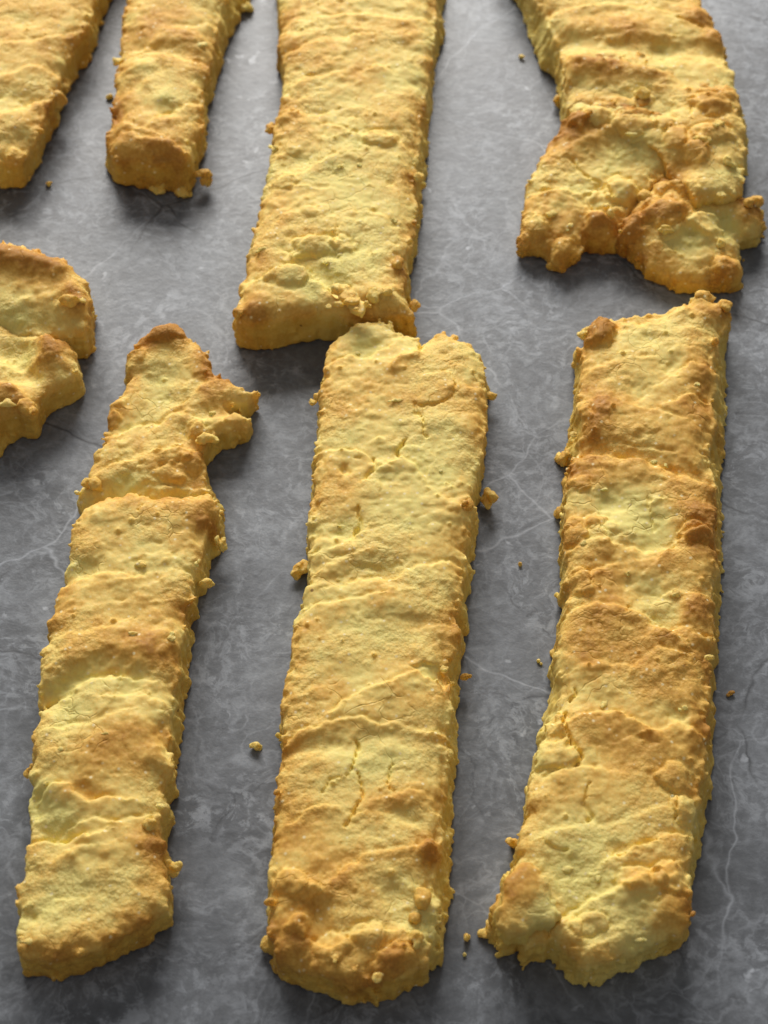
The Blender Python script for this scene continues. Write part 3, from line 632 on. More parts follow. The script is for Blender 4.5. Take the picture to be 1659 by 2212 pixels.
DM = [(C(6, (540,360)), 9, 0.6, (0.8, 1, 0.6)), (C(6, (425,1290)), 5, 0.5, (1, 0.9, 0.5)), (C(6, (400,1600)), 6, 0.55, (1, 0.9, 0.5)), (C(6, (505,1520)), 4.5, 0.5, (1, 0.9, 0.5)), (C(6, (425,1890)), 6, 0.55, (0.8, 1, 0.6)), (C(6, (430,870)), 5.5, 0.55, (1, 0.9, 0.5)), (C(6, (1150,1600)), 8, 0.58, (1.2, 0.8, 0.45)), (C(10, (400,800)), 9, 0.18, (1.2, 0.8, 0.45)), (C(10, (450,640)), 6, 0.25, (0.8, 1, 0.6)), (C(10, (1110,1080)), 7, 0.3, (0.8, 1, 0.6)), (C(10, (1060,930)), 7, 0.35, (1, 0.9, 0.5)), (C(10, (1040,1450)), 7, 0.28, (1, 0.9, 0.5)), (C(10, (620,1690)), 6, 0.2, (1.2, 0.8, 0.45)), (C(10, (500,1705)), 6, 0.22, (1, 0.9, 0.5)), (C(10, (900,1480)), 8, 0.2, (1.2, 0.8, 0.45))]
r = thing('pastry_strip', 'browned wavy pastry strip with a folded corner flap at its near end', 'pastry', base_of(T), GROUP)
F_ = [('r', C(6, (450,1050),(700,1100),(900,1150),(1150,1230)), 3.0, -1.8, .02), ('s', C(6, (350,1150),(450,1100),(600,1120),(760,1150),(900,1190),(1050,1220),(1150,1280),(1240,1310)), 3.0, 2.0, .10),
      ('r', C(6, (560,840),(480,950)), 4, 1.0, .12), ('s', C(6, (700,300),(900,290),(1100,330)), 3, .6), ('r', C(6, (960,570)), 2.6, -1.2, -.05), ('s', C(6, (1010,620),(1090,560),(1230,560)), 2.2, 1.2, .15), ('s', C(6, (1000,800),(1100,760),(1200,780)), 2.2, 1.4, .15),
      ('r', C(6, (860,420)), 2.0, -.8), ('s', C(6, (460,620),(620,560),(800,520)), 2.4, .7), ('r', C(6, (780,740)), 3, -.9, -.1), ('s', C(6, (480,790),(600,760),(760,830),(950,880)), 2.6, .8, .08), ('s', C(6, (700,1050),(850,1080),(1030,1120)), 1.6, .7),
      ('r', C(6, (560,300),(560,400)), 2.6, 1.3, .15), ('c', C(6, (635,310),(625,420),(590,470)), .5, 1.4, .05), ('r', C(6, (1050,200)), 2.0, 1.0), ('r', C(6, (1160,160),(1200,240)), 2.2, .8, .12), ('r', C(6, (1290,220)), 2.0, .6, .18),
      ('r', C(6, (640,1420)), 4, -1.4, -.2), ('r', C(6, (880,1560),(900,1640)), 4, -1.5, -.15), ('s', C(6, (340,1500),(420,1490),(500,1500),(540,1560)), 2.0, 1.2, .1), ('r', C(6, (620,1600)), 3.4, .7, -.1), ('s', C(6, (350,1700),(450,1640),(560,1660),(700,1700),(900,1700)), 2.4, 1.2, .08),
      ('s', C(6, (1000,1670),(1080,1590),(1180,1570),(1245,1640)), 3.0, 1.9, .15), ('r', C(6, (1130,1480),(1240,1500)), 2.2, 1.0, .15), ('s', C(6, (1000,1400),(1120,1400),(1230,1420)), 2.4, .6, .1), ('c', C(6, (850,1380),(850,1470),(880,1560)), .6, .8),
      ('s', C(6, (370,1870),(450,1860),(600,1800),(760,1770)), 2.4, .8, .08), ('r', C(6, (700,1920)), 2.4, -.8, .05), ('r', C(6, (860,2000),(960,2060)), 4.2, -1.6, -.15), ('s', C(6, (340,2060),(480,2040),(620,2050),(760,2080),(900,2170)), 3.0, 1.8, .08), ('s', C(6, (980,1970),(1080,1960),(1220,1980)), 2.2, 1.0, .12), ('r', C(6,(1120,2080)),3,1.0,.15), ('c', C(6, (715,2050),(712,2090)), .5, 1.4, .2),
      ('s', C(10, (1020,160),(1090,140),(1240,180)), 2.2, 1.1, .05), ('r', C(10, (960,110),(1040,140)), 2.0, -1.2, -.1), ('s', C(10, (880,325),(940,270),(1010,258),(1120,280)), 2.2, 1.1, .05), ('s', C(10, (540,360),(680,330),(820,340)), 2.2, .7, .05), ('c', C(10, (1120,280),(1130,330)), .4, .8),
      ('r', C(10, (560,480),(700,560)), 3.5, -.8), ('s', C(10, (500,640),(560,605),(680,600),(780,605),(850,640)), 2.2, 1.5, .08), ('c', C(10, (500,560),(490,640),(510,730),(555,790),(540,860)), .6, 2.2, .05), ('c', C(10, (530,440),(515,500)), .5, 1.6), ('s', C(10, (940,690),(1050,660),(1150,670),(1220,700)), 2.6, 1.3, .12),
      ('r', C(10, (1070,600)), 2.6, -1.1, -.15), ('r', C(10, (720,800)), 4, -.7, .1), ('s', C(10, (340,990),(420,920),(500,870),(620,880)), 2.2, 1.0, -.05), ('c', C(10, (610,960),(590,1050),(615,1160)), .5, 1.3), ('c', C(10, (985,940),(1010,990),(1060,1010)), .45, 1.0), ('c', C(10, (1050,1120),(1060,1060),(1085,1010)), .5, 1.5, .05),
      ('s', C(10, (380,1230),(470,1200),(560,1180),(700,1180),(900,1120)), 2.2, .9, .02), ('s', C(10, (770,1330),(860,1280),(960,1250),(1030,1210),(1120,1210)), 2.4, 1.9, .05), ('c', C(10, (770,1350),(860,1275),(970,1245)), .5, 1.6), ('r', C(10, (560,1480),(520,1580)), 5, -1.6, -.12), ('r', C(10, (760,1300)), 2, -1.0),
      ('s', C(10, (430,1720),(500,1650),(640,1570),(760,1500),(900,1440)), 2.8, 1.7, -.05), ('s', C(10, (880,1440),(960,1470),(1040,1440)), 1.8, .8), ('r', C(10, (640,1740)), 2.4, -.8), ('s', C(10, (560,1800),(640,1810),(700,1780)), 1.6, .8), ('r', C(10, (1040,1600),(1100,1500)), 4, .6, .1), ('r', C(10, (460,1360)), 4, -.5, -.1), ('c', C(10,(380,1240),(420,1290),(500,1310)),.5,1.0)]
PT = [(C(6, (1180,570),(1150,640)), 3.6, .3), (C(6, (1160,820),(1150,930)), 4.6, .36), (C(6, (520,850),(520,940)), 5, .25), (C(6, (800,1000),(1000,1080)), 6, .22), (C(6, (500,1230),(700,1200)), 5, .18), (C(6, (1050,1360),(1180,1400)), 6, .24), (C(6, (650,1420),(850,1450)), 5, -.3),
      (C(6, (650,1580),(850,1620)), 5, -.25), (C(6, (1150,1640),(1120,1720)), 5, .34), (C(6, (650,1760),(850,1760)), 6, .2), (C(6, (480,1940),(560,1900)), 5, .22), (C(6, (900,1990),(880,2120)), 4.5, -.25), (C(6, (1140,2070)), 4, .3), (C(6, (560,340)), 3.4, .2), (C(6, (1300,230),(1170,230)), 4, .25), (C(6, (780,420),(800,600)), 6, -.1), (C(6,(400,1480)),3,.2), (C(6,(330,1150)),3,.25),
      (C(10, (620,150),(800,210),(1150,230)), 7, .28), (C(10, (1000,440),(1180,380)), 6, .24), (C(10, (600,330)), 5, .18), (C(10, (700,680),(800,780)), 7, .2), (C(10, (1150,740),(1000,760)), 5, .24), (C(10, (1080,600)), 3, -.2), (C(10, (440,760),(400,900)), 5, -.25), (C(10, (450,420),(430,620)), 4, -.25), (C(10, (450,1080)), 6, -.1),
      (C(10, (800,1080),(1000,1120)), 6, .05), (C(10, (400,1320),(560,1480),(600,1300)), 8, -.3), (C(10, (1080,1270)), 3.6, .22), (C(10, (800,1680),(640,1700)), 7, -.25), (C(10, (950,1480),(850,1550)), 6, -.2), (C(10, (1060,1650),(1120,1560)), 4.5, .25), (C(10,(1240,620)),3,.3), (C(10,(640,1900)),5,-.1)]
H_BR = 11.0
dough('crust', r, T, H_BR, B, F_, domes=DM, seed=17, bake=.10, patches=PT, vox=.37, base_brown=.1, plates=.7, ripple=.8)
T = C(10, (280,1360),(330,1380),(385,1450),(430,1540),(470,1625),(420,1660),(330,1690),(220,1720),(160,1690),(130,1600),(180,1475),(220,1400))
B = C(10, (300,1400),(400,1520),(470,1650),(440,1690),(300,1740),(200,1740),(140,1720),(130,1600),(200,1440))
dough('corner_flap', r, T, 14.5, B, [('r', C(10, (260,1420),(240,1520)), 4, .8, .15), ('r', C(10, (420,1580)), 3, -.6, -.15)], seed=23, zb=7.5, round_top=1.3, crumb=.6, patches=[(C(10, (240,1430),(300,1480)), 4.5, .3), (C(10, (420,1580),(380,1660)), 4, -.35)], vox=.36, plates=.2, label='lifted corner of dough folded up and browned at its tip')
crumbs_on(r, [('edge_crumb', C(6, (312,1145)), 4.6, None, .55, (.8,1.1,.9)), ('edge_crumb', C(6, (305,1480)), 3.8, None, .5), ('edge_crumb', C(6, (275,1945)), 2.6, 5, .45), ('edge_crumb', C(10, (228,1275)), 3.2, None, .5), ('edge_crumb', C(10, (112,1715)), 4.2, None, .42),
  ('edge_crumb', C(10, (275,1075)), 2.6, None, .6), ('flake', C(10, (690,543)), 2.0, 11.5, .12), ('flake', C(10, (1112,566)), 1.9, 11.2, .12), ('flake', C(10, (495,1405)), 2.6, 11.0, .08, (1.1,.9,.4)), ('flake', C(10, (655,1452)), 2.0, 11.0, .1), ('flake', C(10, (870,1772)), 2.2, 9.6, .1, (1.2,.7,.6)),
  ('flake', C(10, (1238,300)), 2.6, 10.2, .2, (1.2,.6,.6)), ('flake', C(6, (378,1000)), 2.2, 8, .3), ('flake', C(6, (712,1855)), 1.8, 11.6, .25), ('flake', C(6, (1005,1970)), 2.6, 11.6, .28), ('flake', C(6, (440,1670)), 2.0, 11.8, .2), ('flake', C(6, (1140,690)), 1.8, 11.6, .12),
  ('edge_crumb', C(6, (430,385)), 3.0, 7, .15), ('flake', C(10, (1045,1025)), 1.3, 11.4, .1), ('flake', C(6, (570,1335)), 2.2, 11.4, .05, (1.4,.6,.5)), ('flake', C(6, (870,1165)), 2.0, 11.2, .05, (1.4,.7,.5)), ('flake', C(6, (945,1185)), 1.6, 11.2, .05), ('edge_crumb', C(6,(1180,150)),4.2,10,.5), ('edge_crumb', C(6,(1305,205)),4.0,10,.55)], 17)

# --- wide strip with a rolled near end (middle of the far row)
T = C(2, (430,-700),(470,-350),(475,-60),(485,20),(490,90),(515,130),(478,225),(515,290),(520,450),(500,560),(470,650),(460,740),(440,850),(420,960),(390,1100),(370,1230),(340,1350),(310,1480),(285,1600),(260,1720),(230,1850),(215,1930),(320,1965),
      (480,1940),(700,1900),(830,1905),(1000,1900),(1150,1890),(1320,1880),(1290,1830),(1250,1720),(1255,1600),(1290,1450),(1315,1310),(1320,1200),(1300,1100),(1305,950),(1330,800),(1350,650),(1370,520),(1400,420),(1420,330),(1440,200),(1440,100),(1425,0),(1440,-350),(1440,-700))
B = C(2, (800,-700),(1500,-700),(1520,-300),(1520,0),(1500,120),(1505,250),(1450,360),(1440,480),(1440,680),(1415,760),(1410,1000),(1400,1080),(1365,1180),(1370,1390),(1340,1450),(1330,1570),(1295,1640),(1290,1800),(1300,1850),(1290,1895),(1250,1910),(1130,1950),(850,2050),
      (700,2080),(480,2115),(400,2140),(300,2090),(250,2020),(225,1930),(500,1500),(600,500))
DM = [(C(2, (700,1510)), 9, 0.12, (1.2, 0.8, 0.45)), (C(2, (880,1490)), 6, 0.15, (1.2, 0.8, 0.45)), (C(2, (530,1110)), 6, 0.2, (1, 0.9, 0.5)), (C(2, (1110,840)), 8, 0.25, (1.2, 0.8, 0.45)), (C(2, (560,1700)), 9, 0.15, (1.2, 0.8, 0.45))]
r = thing('pastry_strip', 'wide pale-centred pastry strip with a rolled near end touching the notched strip', 'pastry', base_of(T), GROUP)
F_ = [('f', C(2, (250,1730),(400,1715),(470,1680),(540,1655),(640,1670),(740,1730),(830,1810),(880,1900),(700,1950),(400,2000),(200,1960)), 3.2, 1.8, .02), ('r', C(2, (640,1600),(760,1690),(840,1760)), 2.6, -1.3, -.1), ('r', C(2, (560,1730),(700,1800)), 2.4, -.6, -.2),
      ('s', C(2, (470,690),(560,680),(700,700),(760,690)), 2.4, 1.0, .1), ('s', C(2, (760,760),(860,790),(950,820)), 1.8, .8), ('r', C(2, (640,960),(560,980)), 3, -1.1, -.1), ('s', C(2, (600,1050),(740,1000),(850,940)), 1.8, .9, -.05), ('s', C(2, (940,820),(1060,800),(1200,850),(1300,910)), 2.2, 1.0, .02),
      ('s', C(2, (400,1180),(520,1150),(640,1130),(760,1150)), 2.0, .8), ('s', C(2, (420,1400),(520,1300),(640,1280)), 2.0, .8), ('s', C(2, (880,1330),(1040,1290),(1180,1370)), 2.2, .8), ('s', C(2, (570,1560),(660,1480),(760,1460),(840,1490)), 1.6, 1.0, -.1), ('c', C(2, (840,1400),(830,1500),(840,1560)), .5, 1.0),
      ('s', C(2, (540,120),(760,110),(1000,80),(1200,110),(1380,90)), 3, .8), ('s', C(2, (720,200),(860,170),(1000,180)), 2.4, .7), ('s', C(2, (560,300),(760,250),(1000,220)), 2.4, .8), ('r', C(2, (880,220)), 2.4, -.7, -.1), ('s', C(2, (500,560),(640,480),(800,450)), 2.4, .8, .08), ('r', C(2, (580,630)), 2.4, -.7, .1),
      ('s', C(2, (1000,450),(1100,400),(1180,440)), 1.8, .7), ('r', C(2, (950,470)), 2.4, .0, .15), ('r', C(2, (1220,1620),(1240,1740)), 1.8, 1.0, .2), ('r', C(2, (1060,1800),(1150,1820)), 2.4, 1.0, -.1), ('r', C(2, (1180,1100)), 1.6, -1.0)]
PT = [(C(2, (520,60),(500,240)), 3, .3), (C(2, (1400,100)), 3, .3), (C(2, (580,640),(540,740)), 4, .25), (C(2, (950,470)), 4, .14), (C(2, (800,1050),(850,1250),(900,1500)), 9, -.28), (C(2, (900,1680)), 6, -.3), (C(2, (330,1600),(300,1650)), 3.4, .32), (C(2, (280,1800),(330,1900)), 4, .25), (C(2, (560,1850),(400,1850)), 4, .15), (C(2, (560,1700),(680,1740)), 4, -.32),
      (C(2, (1220,1650)), 2.2, .4), (C(2, (260,1980),(600,1960)), 3.5, .22), (C(2, (1280,1880),(1000,1880)), 3.0, .3), (C(2, (860,860)), 7, -.15), (C(2, (880,330)), 5, -.1), (C(2, (1000,130),(700,160)), 8, .1), (C(2,(450,1000)),3,-.1), (C(2,(1350,640)),3,.22)]
dough('crust', r, T, 11.5, B, F_, domes=DM, seed=27, bake=.04, round_top=3.6, patches=PT, vox=.45, plates=.8, base_brown=.15)
T2 = C(2, (825,1725),(850,1703),(890,1715),(945,1765),(995,1835),(1005,1870),(985,1895),(920,1840),(860,1795))
dough('dough_sliver', r, T2, 15.0, None, [], seed=29, zb=11.5, vox=.32, edge_brown=.2, patches=[(C(2, (900,1770)), 5, .12)], ripple=.3, plates=0, label='thin browned sliver of dough standing on the crust')
crumbs_on(r, [('edge_crumb', C(2, (430,790)), 3.4, 8, .6), ('edge_crumb', C(2, (400,990)), 2.6, 7, .5), ('edge_crumb', C(2, (1215,1615)), 4.8, 12, .6, (.7,1.2,.9)), ('edge_crumb', C(2, (1060,1810)), 4.2, 12.2, .18), ('edge_crumb', C(2, (1150,1790)), 3.0, 12, .3), ('edge_crumb', C(2, (940,1855)), 4.4, 11.6, .4, (1.4,.6,.6)),
  ('flake', C(2, (455,920)), 2.6, 11.6, .08), ('flake', C(2, (865,1018)), 2.2, 12, .05, (1.3,.5,.5)), ('flake', C(2, (980,1015)), 2.0, 12, .05), ('flake', C(2, (385,1530)), 3.0, 11.8, .15, (1.2,.7,.6)), ('flake', C(2, (790,1885)), 2.2, 12.2, .3), ('flake', C(2, (860,1570)), 1.9, 11.8, .05), ('flake', C(2, (1190,1355)), 2.4, 11.6, .12),
  ('flake', C(2, (780,1615)), 2.2, 11.8, .05), ('edge_crumb', C(2, (1320,1880)), 3.2, 6, .55), ('edge_crumb', C(2,(1340,1090)),3.6,9,.3), ('edge_crumb', C(2,(235,1925)),3.0,9,.65)], 27)

# --- narrow strip at the back
T = C(1, (840,-700),(830,-400),(815,-60),(800,60),(790,150),(770,300),(752,460),(740,600),(725,750),(700,850),(695,920),(720,960),(800,975),(900,980),(1000,990),(1150,990),(1230,960),(1258,860),(1290,780),(1300,650),(1312,500),(1340,400),(1360,250),(1390,130),(1412,0),(1460,-300),(1520,-700))
B = C(1, (1000,-700),(1880,-700),(1730,-250),(1625,0),(1595,70),(1560,150),(1500,250),(1490,330),(1450,420),(1400,540),(1385,640),(1350,760),(1320,880),(1310,1000),(1290,1100),(1270,1190),(1240,1270),(1180,1285),(1080,1255),(970,1260),(960,1195),(870,1200),(700,1160),(690,1050),(800,900),(900,0))
r = thing('pastry_strip', 'narrow thick pastry strip with a small crumb jutting from its near corner', 'pastry', base_of(T), GROUP)
F_ = [('s', C(1, (770,370),(900,340),(1000,350),(1100,360),(1330,380)), 2.6, 1.5, -.02), ('r', C(1, (860,260),(1000,300),(1200,330)), 3.0, -1.3, -.02), ('r', C(1, (900,430),(960,430)), 2.4, .8, -.2), ('r', C(1, (1070,640)), 3, .9, -.3), ('r', C(1, (1090,700)), 2.2, -1.2), ('s', C(1, (1000,770),(1130,700),(1290,640)), 2.4, 1.4, .05), ('r', C(1, (1020,440)), 2.2, -1.1, .1),
      ('s', C(1, (980,250),(1100,170),(1250,160),(1380,120)), 3, 1.0, .02), ('s', C(1, (740,760),(850,800),(1000,860)), 2.4, .9, .1), ('s', C(1, (700,900),(800,850),(950,900),(1100,920),(1240,960)), 2.6, 1.2, .12), ('r', C(1, (780,700)), 2.6, -.9, .15), ('r', C(1, (960,550)), 1.6, .8)]
PT = [(C(1, (760,600),(760,720)), 4, .25), (C(1, (1100,60),(900,150)), 6, .2), (C(1, (900,400),(1000,500)), 5, -.22), (C(1, (1080,640)), 4, -.3), (C(1, (720,900),(800,1000)), 4, .25), (C(1, (950,1040),(1150,1020)), 5, .3), (C(1, (1300,420)), 3, .2), (C(1, (760,1090)), 2.6, -.45), (C(1, (1100,1180)), 4, .1), (C(1,(1050,850)),5,.1)]
dough('crust', r, T, 12.5, B, F_, seed=33, bake=.14, round_top=4.2, crumb=1.3, patches=PT, vox=.5, base_brown=.25)
crumbs_on(r, [('edge_crumb', C(1, (1345,1150)), 4.6, 3.2, .62, (.6,.9,1.3)), ('edge_crumb', C(1, (1300,1125)), 4.2, 4.4, .58, (1.2,.7,.7)), ('edge_crumb', C(1, (1010,1225)), 4.4, None, .3, (1.2,.8,.8)), ('edge_crumb', C(1, (1180,1240)), 4.6, None, .42), ('edge_crumb', C(1, (750,400)), 3.0, 9, .15), ('flake', C(1, (1300,295)), 3.4, 12.8, .1, (1.3,.7,.5)), ('edge_crumb', C(1,(1610,45)),3.4,None,.1)], 33)

# --- strip at the back that runs out of view
T = C(1, (400,-800),(900,-800),(700,-300),(595,0),(575,80),(535,165),(490,230),(425,330),(380,440),(355,500),(320,600),(275,690),(205,860),(165,920),(140,970),(90,1000),(-100,990),(-420,930),(-380,700),(-200,100))
B = C(1, (600,-800),(1130,-800),(900,-300),(740,0),(640,130),(575,240),(545,310),(495,370),(480,420),(440,470),(440,570),(400,620),(370,700),(330,730),(290,790),(230,900),(190,990),(200,1090),(175,1165),(120,1200),(100,1240),(0,1205),(-100,1220),(-400,1150),(-300,700))
r = thing('pastry_strip', 'slanting pastry strip with a jagged dark cut side beside the narrow strip', 'pastry', base_of(T), GROUP)
F_ = [('r', C(1, (-50,620),(120,640)), 4.5, -1.6, -.1), ('s', C(1, (0,740),(120,690),(240,620),(330,590)), 2.6, 1.4, .12), ('r', C(1, (60,900),(160,900)), 3, -1.2, -.05), ('s', C(1, (0,980),(80,930),(170,930)), 2.4, 1.1, .12), ('s', C(1, (0,300),(200,260),(430,220),(530,170)), 3, 1.0, .05), ('s', C(1, (0,480),(200,430),(380,440)), 3, .9, .05), ('r', C(1, (150,130)), 4, -.8, -.1)]
PT = [(C(1, (480,240),(540,170)), 3, .35), (C(1, (300,350)), 5, .15), (C(1, (150,60)), 6, -.15), (C(1, (60,640)), 6, -.15), (C(1, (30,820)), 4, -.1), (C(1, (60,1010)), 5, .2), (C(1, (300,640)), 3, .3), (C(1,(110,180)),4,.2)]
dough('crust', r, T, 12.0, B, F_, seed=39, bake=.14, round_top=3.6, crumb=1.3, patches=PT, vox=.5, base_brown=.3)
crumbs_on(r, [('edge_crumb', C(1, (365,655)), 5.6, 6.5, .55, (1,1,1)), ('edge_crumb', C(1, (415,545)), 4.2, 5, .5), ('edge_crumb', C(1, (160,1150)), 3.6, None, .5)], 39)

# --- crumpled piece at the left side
T = C(4, (-560,40),(-200,70),(0,90),(110,105),(230,158),(380,222),(460,248),(530,318),(552,400),(545,520),(552,590),(510,625),(400,632),(200,640),(0,600),(-560,560))
B = C(4, (-500,300),(300,300),(552,500),(560,602),(520,637),(400,648),(380,700),(0,700),(-500,700))
r = thing('pastry_piece', 'crumpled golden pastry piece folded into two thick layers', 'pastry', base_of(T), GROUP)
dough('crust', r, T, 12.5, B, [('r', C(4, (-300,180),(0,200),(120,215),(250,250),(380,290)), 3.4, 2.4, .10), ('r', C(4, (-200,570),(100,590),(350,605)), 5.0, -2.2, -.08), ('r', C(4, (460,420),(500,480)), 3.2, 1.4, .2), ('s', C(4, (380,490),(440,460),(500,470)), 1.8, .8)], bake=0.17, seed=43,
      patches=[(C(4, (0,210),(250,250)), 4, .3), (C(4, (150,330),(300,380)), 5, .12), (C(4, (100,520),(250,560)), 5, -.25), (C(4, (480,560),(520,480)), 4, .3), (C(4, (440,290)), 4, -.15)], vox=.48)
T = C(4, (-560,590),(-100,590),(0,590),(120,650),(250,685),(310,680),(380,700),(465,775),(488,850),(480,905),(400,950),(310,1000),(240,1050),(190,1165),(100,1160),(0,1160),(-560,1350))
B = C(4, (-500,800),(300,800),(480,850),(495,920),(430,970),(370,1012),(340,1070),(300,1140),(200,1280),(80,1400),(0,1480),(-560,1760))
dough('dough_fold', r, T, 10.8, B, [('r', C(4, (290,720),(300,800)), 3.8, 2.8, .2), ('r', C(4, (100,800),(150,920)), 4.5, -3.2, -.1), ('s', C(4, (-100,1000),(0,990),(100,1020),(180,1080)), 2.8, 1.4, .02), ('r', C(4, (0,900),(80,1000)), 3, 1.2), ('r', C(4, (0,720)), 5, -1.2, -.1)], bake=0.17, seed=47,
      patches=[(C(4, (300,740),(280,860)), 4, .42), (C(4, (150,700),(200,800)), 4, -.2), (C(4, (50,820)), 4, -.2), (C(4, (170,1140)), 3, .32), (C(4, (400,870)), 4, .2)], vox=.48, base_brown=.05)
crumbs_on(r, [('edge_crumb', C(4, (440,480)), 4.6, 12, .4, (1.2,.8,.7)), ('flake', C(4, (45,1130)), 4.2, 12, .2, (1.4,.6,.5)), ('edge_crumb', C(4, (165,1150)), 4.6, 11, .6), ('edge_crumb', C(4,(460,930)),4.2,3,.45)], 43)

# --- layered piece with a crumbling broken end (right of the far row)
T = C(3, (-60,-700),(120,-350),(260,-120),(330,-40),(400,40),(410,130),(480,205),(478,340),(500,600),(800,700),(1200,900),(1480,900),(1475,640),(1462,500),(1470,400),(1440,335),(1428,270),(1360,110),(1290,10),(1190,-150),(1040,-350),(850,-700))
B = C(3, (-180,-700),(20,-350),(180,0),(240,80),(262,150),(285,260),(310,330),(350,410),(425,460),(445,560),(435,600),(490,630),(900,700),(1400,500),(700,-200))
DM = [(C(3, (700,640)), 8, 0.42, (1, 0.9, 0.5)), (C(3, (860,690)), 9, 0.38, (1.2, 0.8, 0.45)), (C(3, (950,565)), 6, 0.3, (1, 0.9, 0.5)), (C(3, (830,600)), 6, 0.35, (1, 0.9, 0.5)), (C(3, (1060,690)), 6, 0.3, (1, 0.9, 0.5)), (C(3, (1130,780)), 7, 0.5, (1, 0.9, 0.5)), (C(3, (1260,870)), 7, 0.45, (1, 0.9, 0.5)), (C(3, (1360,765)), 9, 0.4, (1.2, 0.8, 0.45)), (C(3, (1180,1055)), 7, 0.4, (1, 0.9, 0.5)), (C(3, (1060,1035)), 7, 0.42, (1, 0.9, 0.5)), (C(3, (1080,1230)), 10, 0.42, (1.2, 0.8, 0.45)), (C(3, (870,1290)), 7, 0.6, (0.8, 1, 0.6)), (C(3, (700,1295)), 7, 0.6, (1, 0.9, 0.5)), (C(3, (330,1290)), 6, 0.5, (1, 0.9, 0.5)), (C(3, (480,1430)), 8, 0.6, (1, 0.9, 0.5)), (C(3, (1450,1540)), 9, 0.52, (1, 0.9, 0.5)), (C(3, (1290,1295)), 8, 0.15, (1.2, 0.8, 0.45)), (C(3, (810,1090)), 9, 0.15, (1, 0.9, 0.5)), (C(3, (690,1150)), 7, 0.25, (1, 0.9, 0.5)), (C(3, (560,680)), 8, 0.5, (0.8, 1, 0.6)), (C(3, (1330,600)), 9, 0.42, (1.2, 0.8, 0.45))]
r = thing('pastry_piece', 'large layered pastry piece with overlapping folds and a crumbling broken end', 'pastry', base_of(T), GROUP)
dough('crust', r, T, 11.5, B, [('s', C(3, (420,60),(600,30),(800,30),(1000,60)), 3, 1.0), ('r', C(3, (560,150),(760,170),(1000,190)), 4, .9, .12), ('r', C(3, (520,240),(800,260),(1100,270),(1350,290)), 4, -1.8, -.05), ('s', C(3, (700,210),(900,190),(1100,200)), 2.4, .7, .08), ('r', C(3, (1260,90)), 3.4, 1.2, .15), ('r', C(3, (1370,210)), 3.4, 1.0, .25),
      ('c', C(3, (1130,100),(1290,150)), .8, 1.2), ('r', C(3, (1040,300)), 4, -.8, -.1)], bake=0.09, domes=DM, seed=53, patches=[(C(3, (800,140),(1000,200)), 6, .2), (C(3, (1380,220),(1300,100)), 4.5, .3), (C(3, (560,260)), 5, -.12), (C(3, (1150,30)), 6, -.12), (C(3,(350,100)),4,-.2)], vox=.48, base_brown=.02, edge_brown=.15)
T = C(3, (510,302),(650,302),(800,318),(1000,368),(1120,402),(1250,472),(1350,472),(1470,492),(1480,620),(1518,690),(1535,840),(1520,900),(1515,1000),(1480,1080),(1250,1100),(1000,800),(640,680),(525,610),(502,450),(502,335))
B = C(3, (520,330),(1470,520),(1485,630),(1525,700),(1542,850),(1525,900),(1525,1030),(1490,1090),(1200,1100),(640,680),(515,620))
dough('dough_fold', r, T, 13.5, B, [('r', C(3, (560,340),(760,350),(900,380),(1050,410)), 3.6, 1.6, .1), ('r', C(3, (600,500),(760,540),(1000,560)), 5.5, -2.6, .0), ('s', C(3, (1080,480),(1200,500),(1340,500),(1460,520)), 2.4, .8, .05), ('s', C(3, (1130,570),(1200,640),(1340,590),(1460,600)), 2.0, .9, .08), ('r', C(3, (1090,620)), 3, -1.5, -.1), ('s', C(3, (1310,760),(1400,730),(1480,780)), 2.2, 1.1, .0), ('r', C(3, (1250,830),(1280,900)), 3, 1.0, .15), ('c', C(3, (1200,600),(1220,660)), .5, 1.2), ('r', C(3, (1190,920)), 3.5, -2.5, .1)],
      bake=0.09, domes=DM, seed=57, zb=1.0, patches=[(C(3, (640,380),(800,400)), 5.5, .28), (C(3, (900,340),(1000,370)), 3, -.25), (C(3, (620,560)), 5, -.1), (C(3, (1300,620),(1400,600)), 5, .1), (C(3, (1280,870)), 3.6, .14), (C(3, (1400,950)), 5, -.15)], vox=.45, base_brown=.02, plates=.8)
T = C(3, (520,652),(560,628),(640,640),(690,585),(760,562),(880,552),(960,532),(1030,600),(1090,680),(1090,740),(1180,780),(1205,880),(1170,980),(1020,1010),(960,1100),(900,1200),(840,1270),(800,1330),(700,1340),(610,1330),(570,1410),(480,1480),(400,1440),(360,1370),(240,1370),(230,1320),(255,1180),(290,1000),(340,900),(420,785),(470,705))
B = C(3, (420,900),(260,1150),(228,1340),(235,1400),(300,1400),(370,1430),(390,1480),(480,1535),(560,1500),(600,1430),(620,1370),(700,1410),(800,1390),(850,1330),(900,1200),(700,1000))
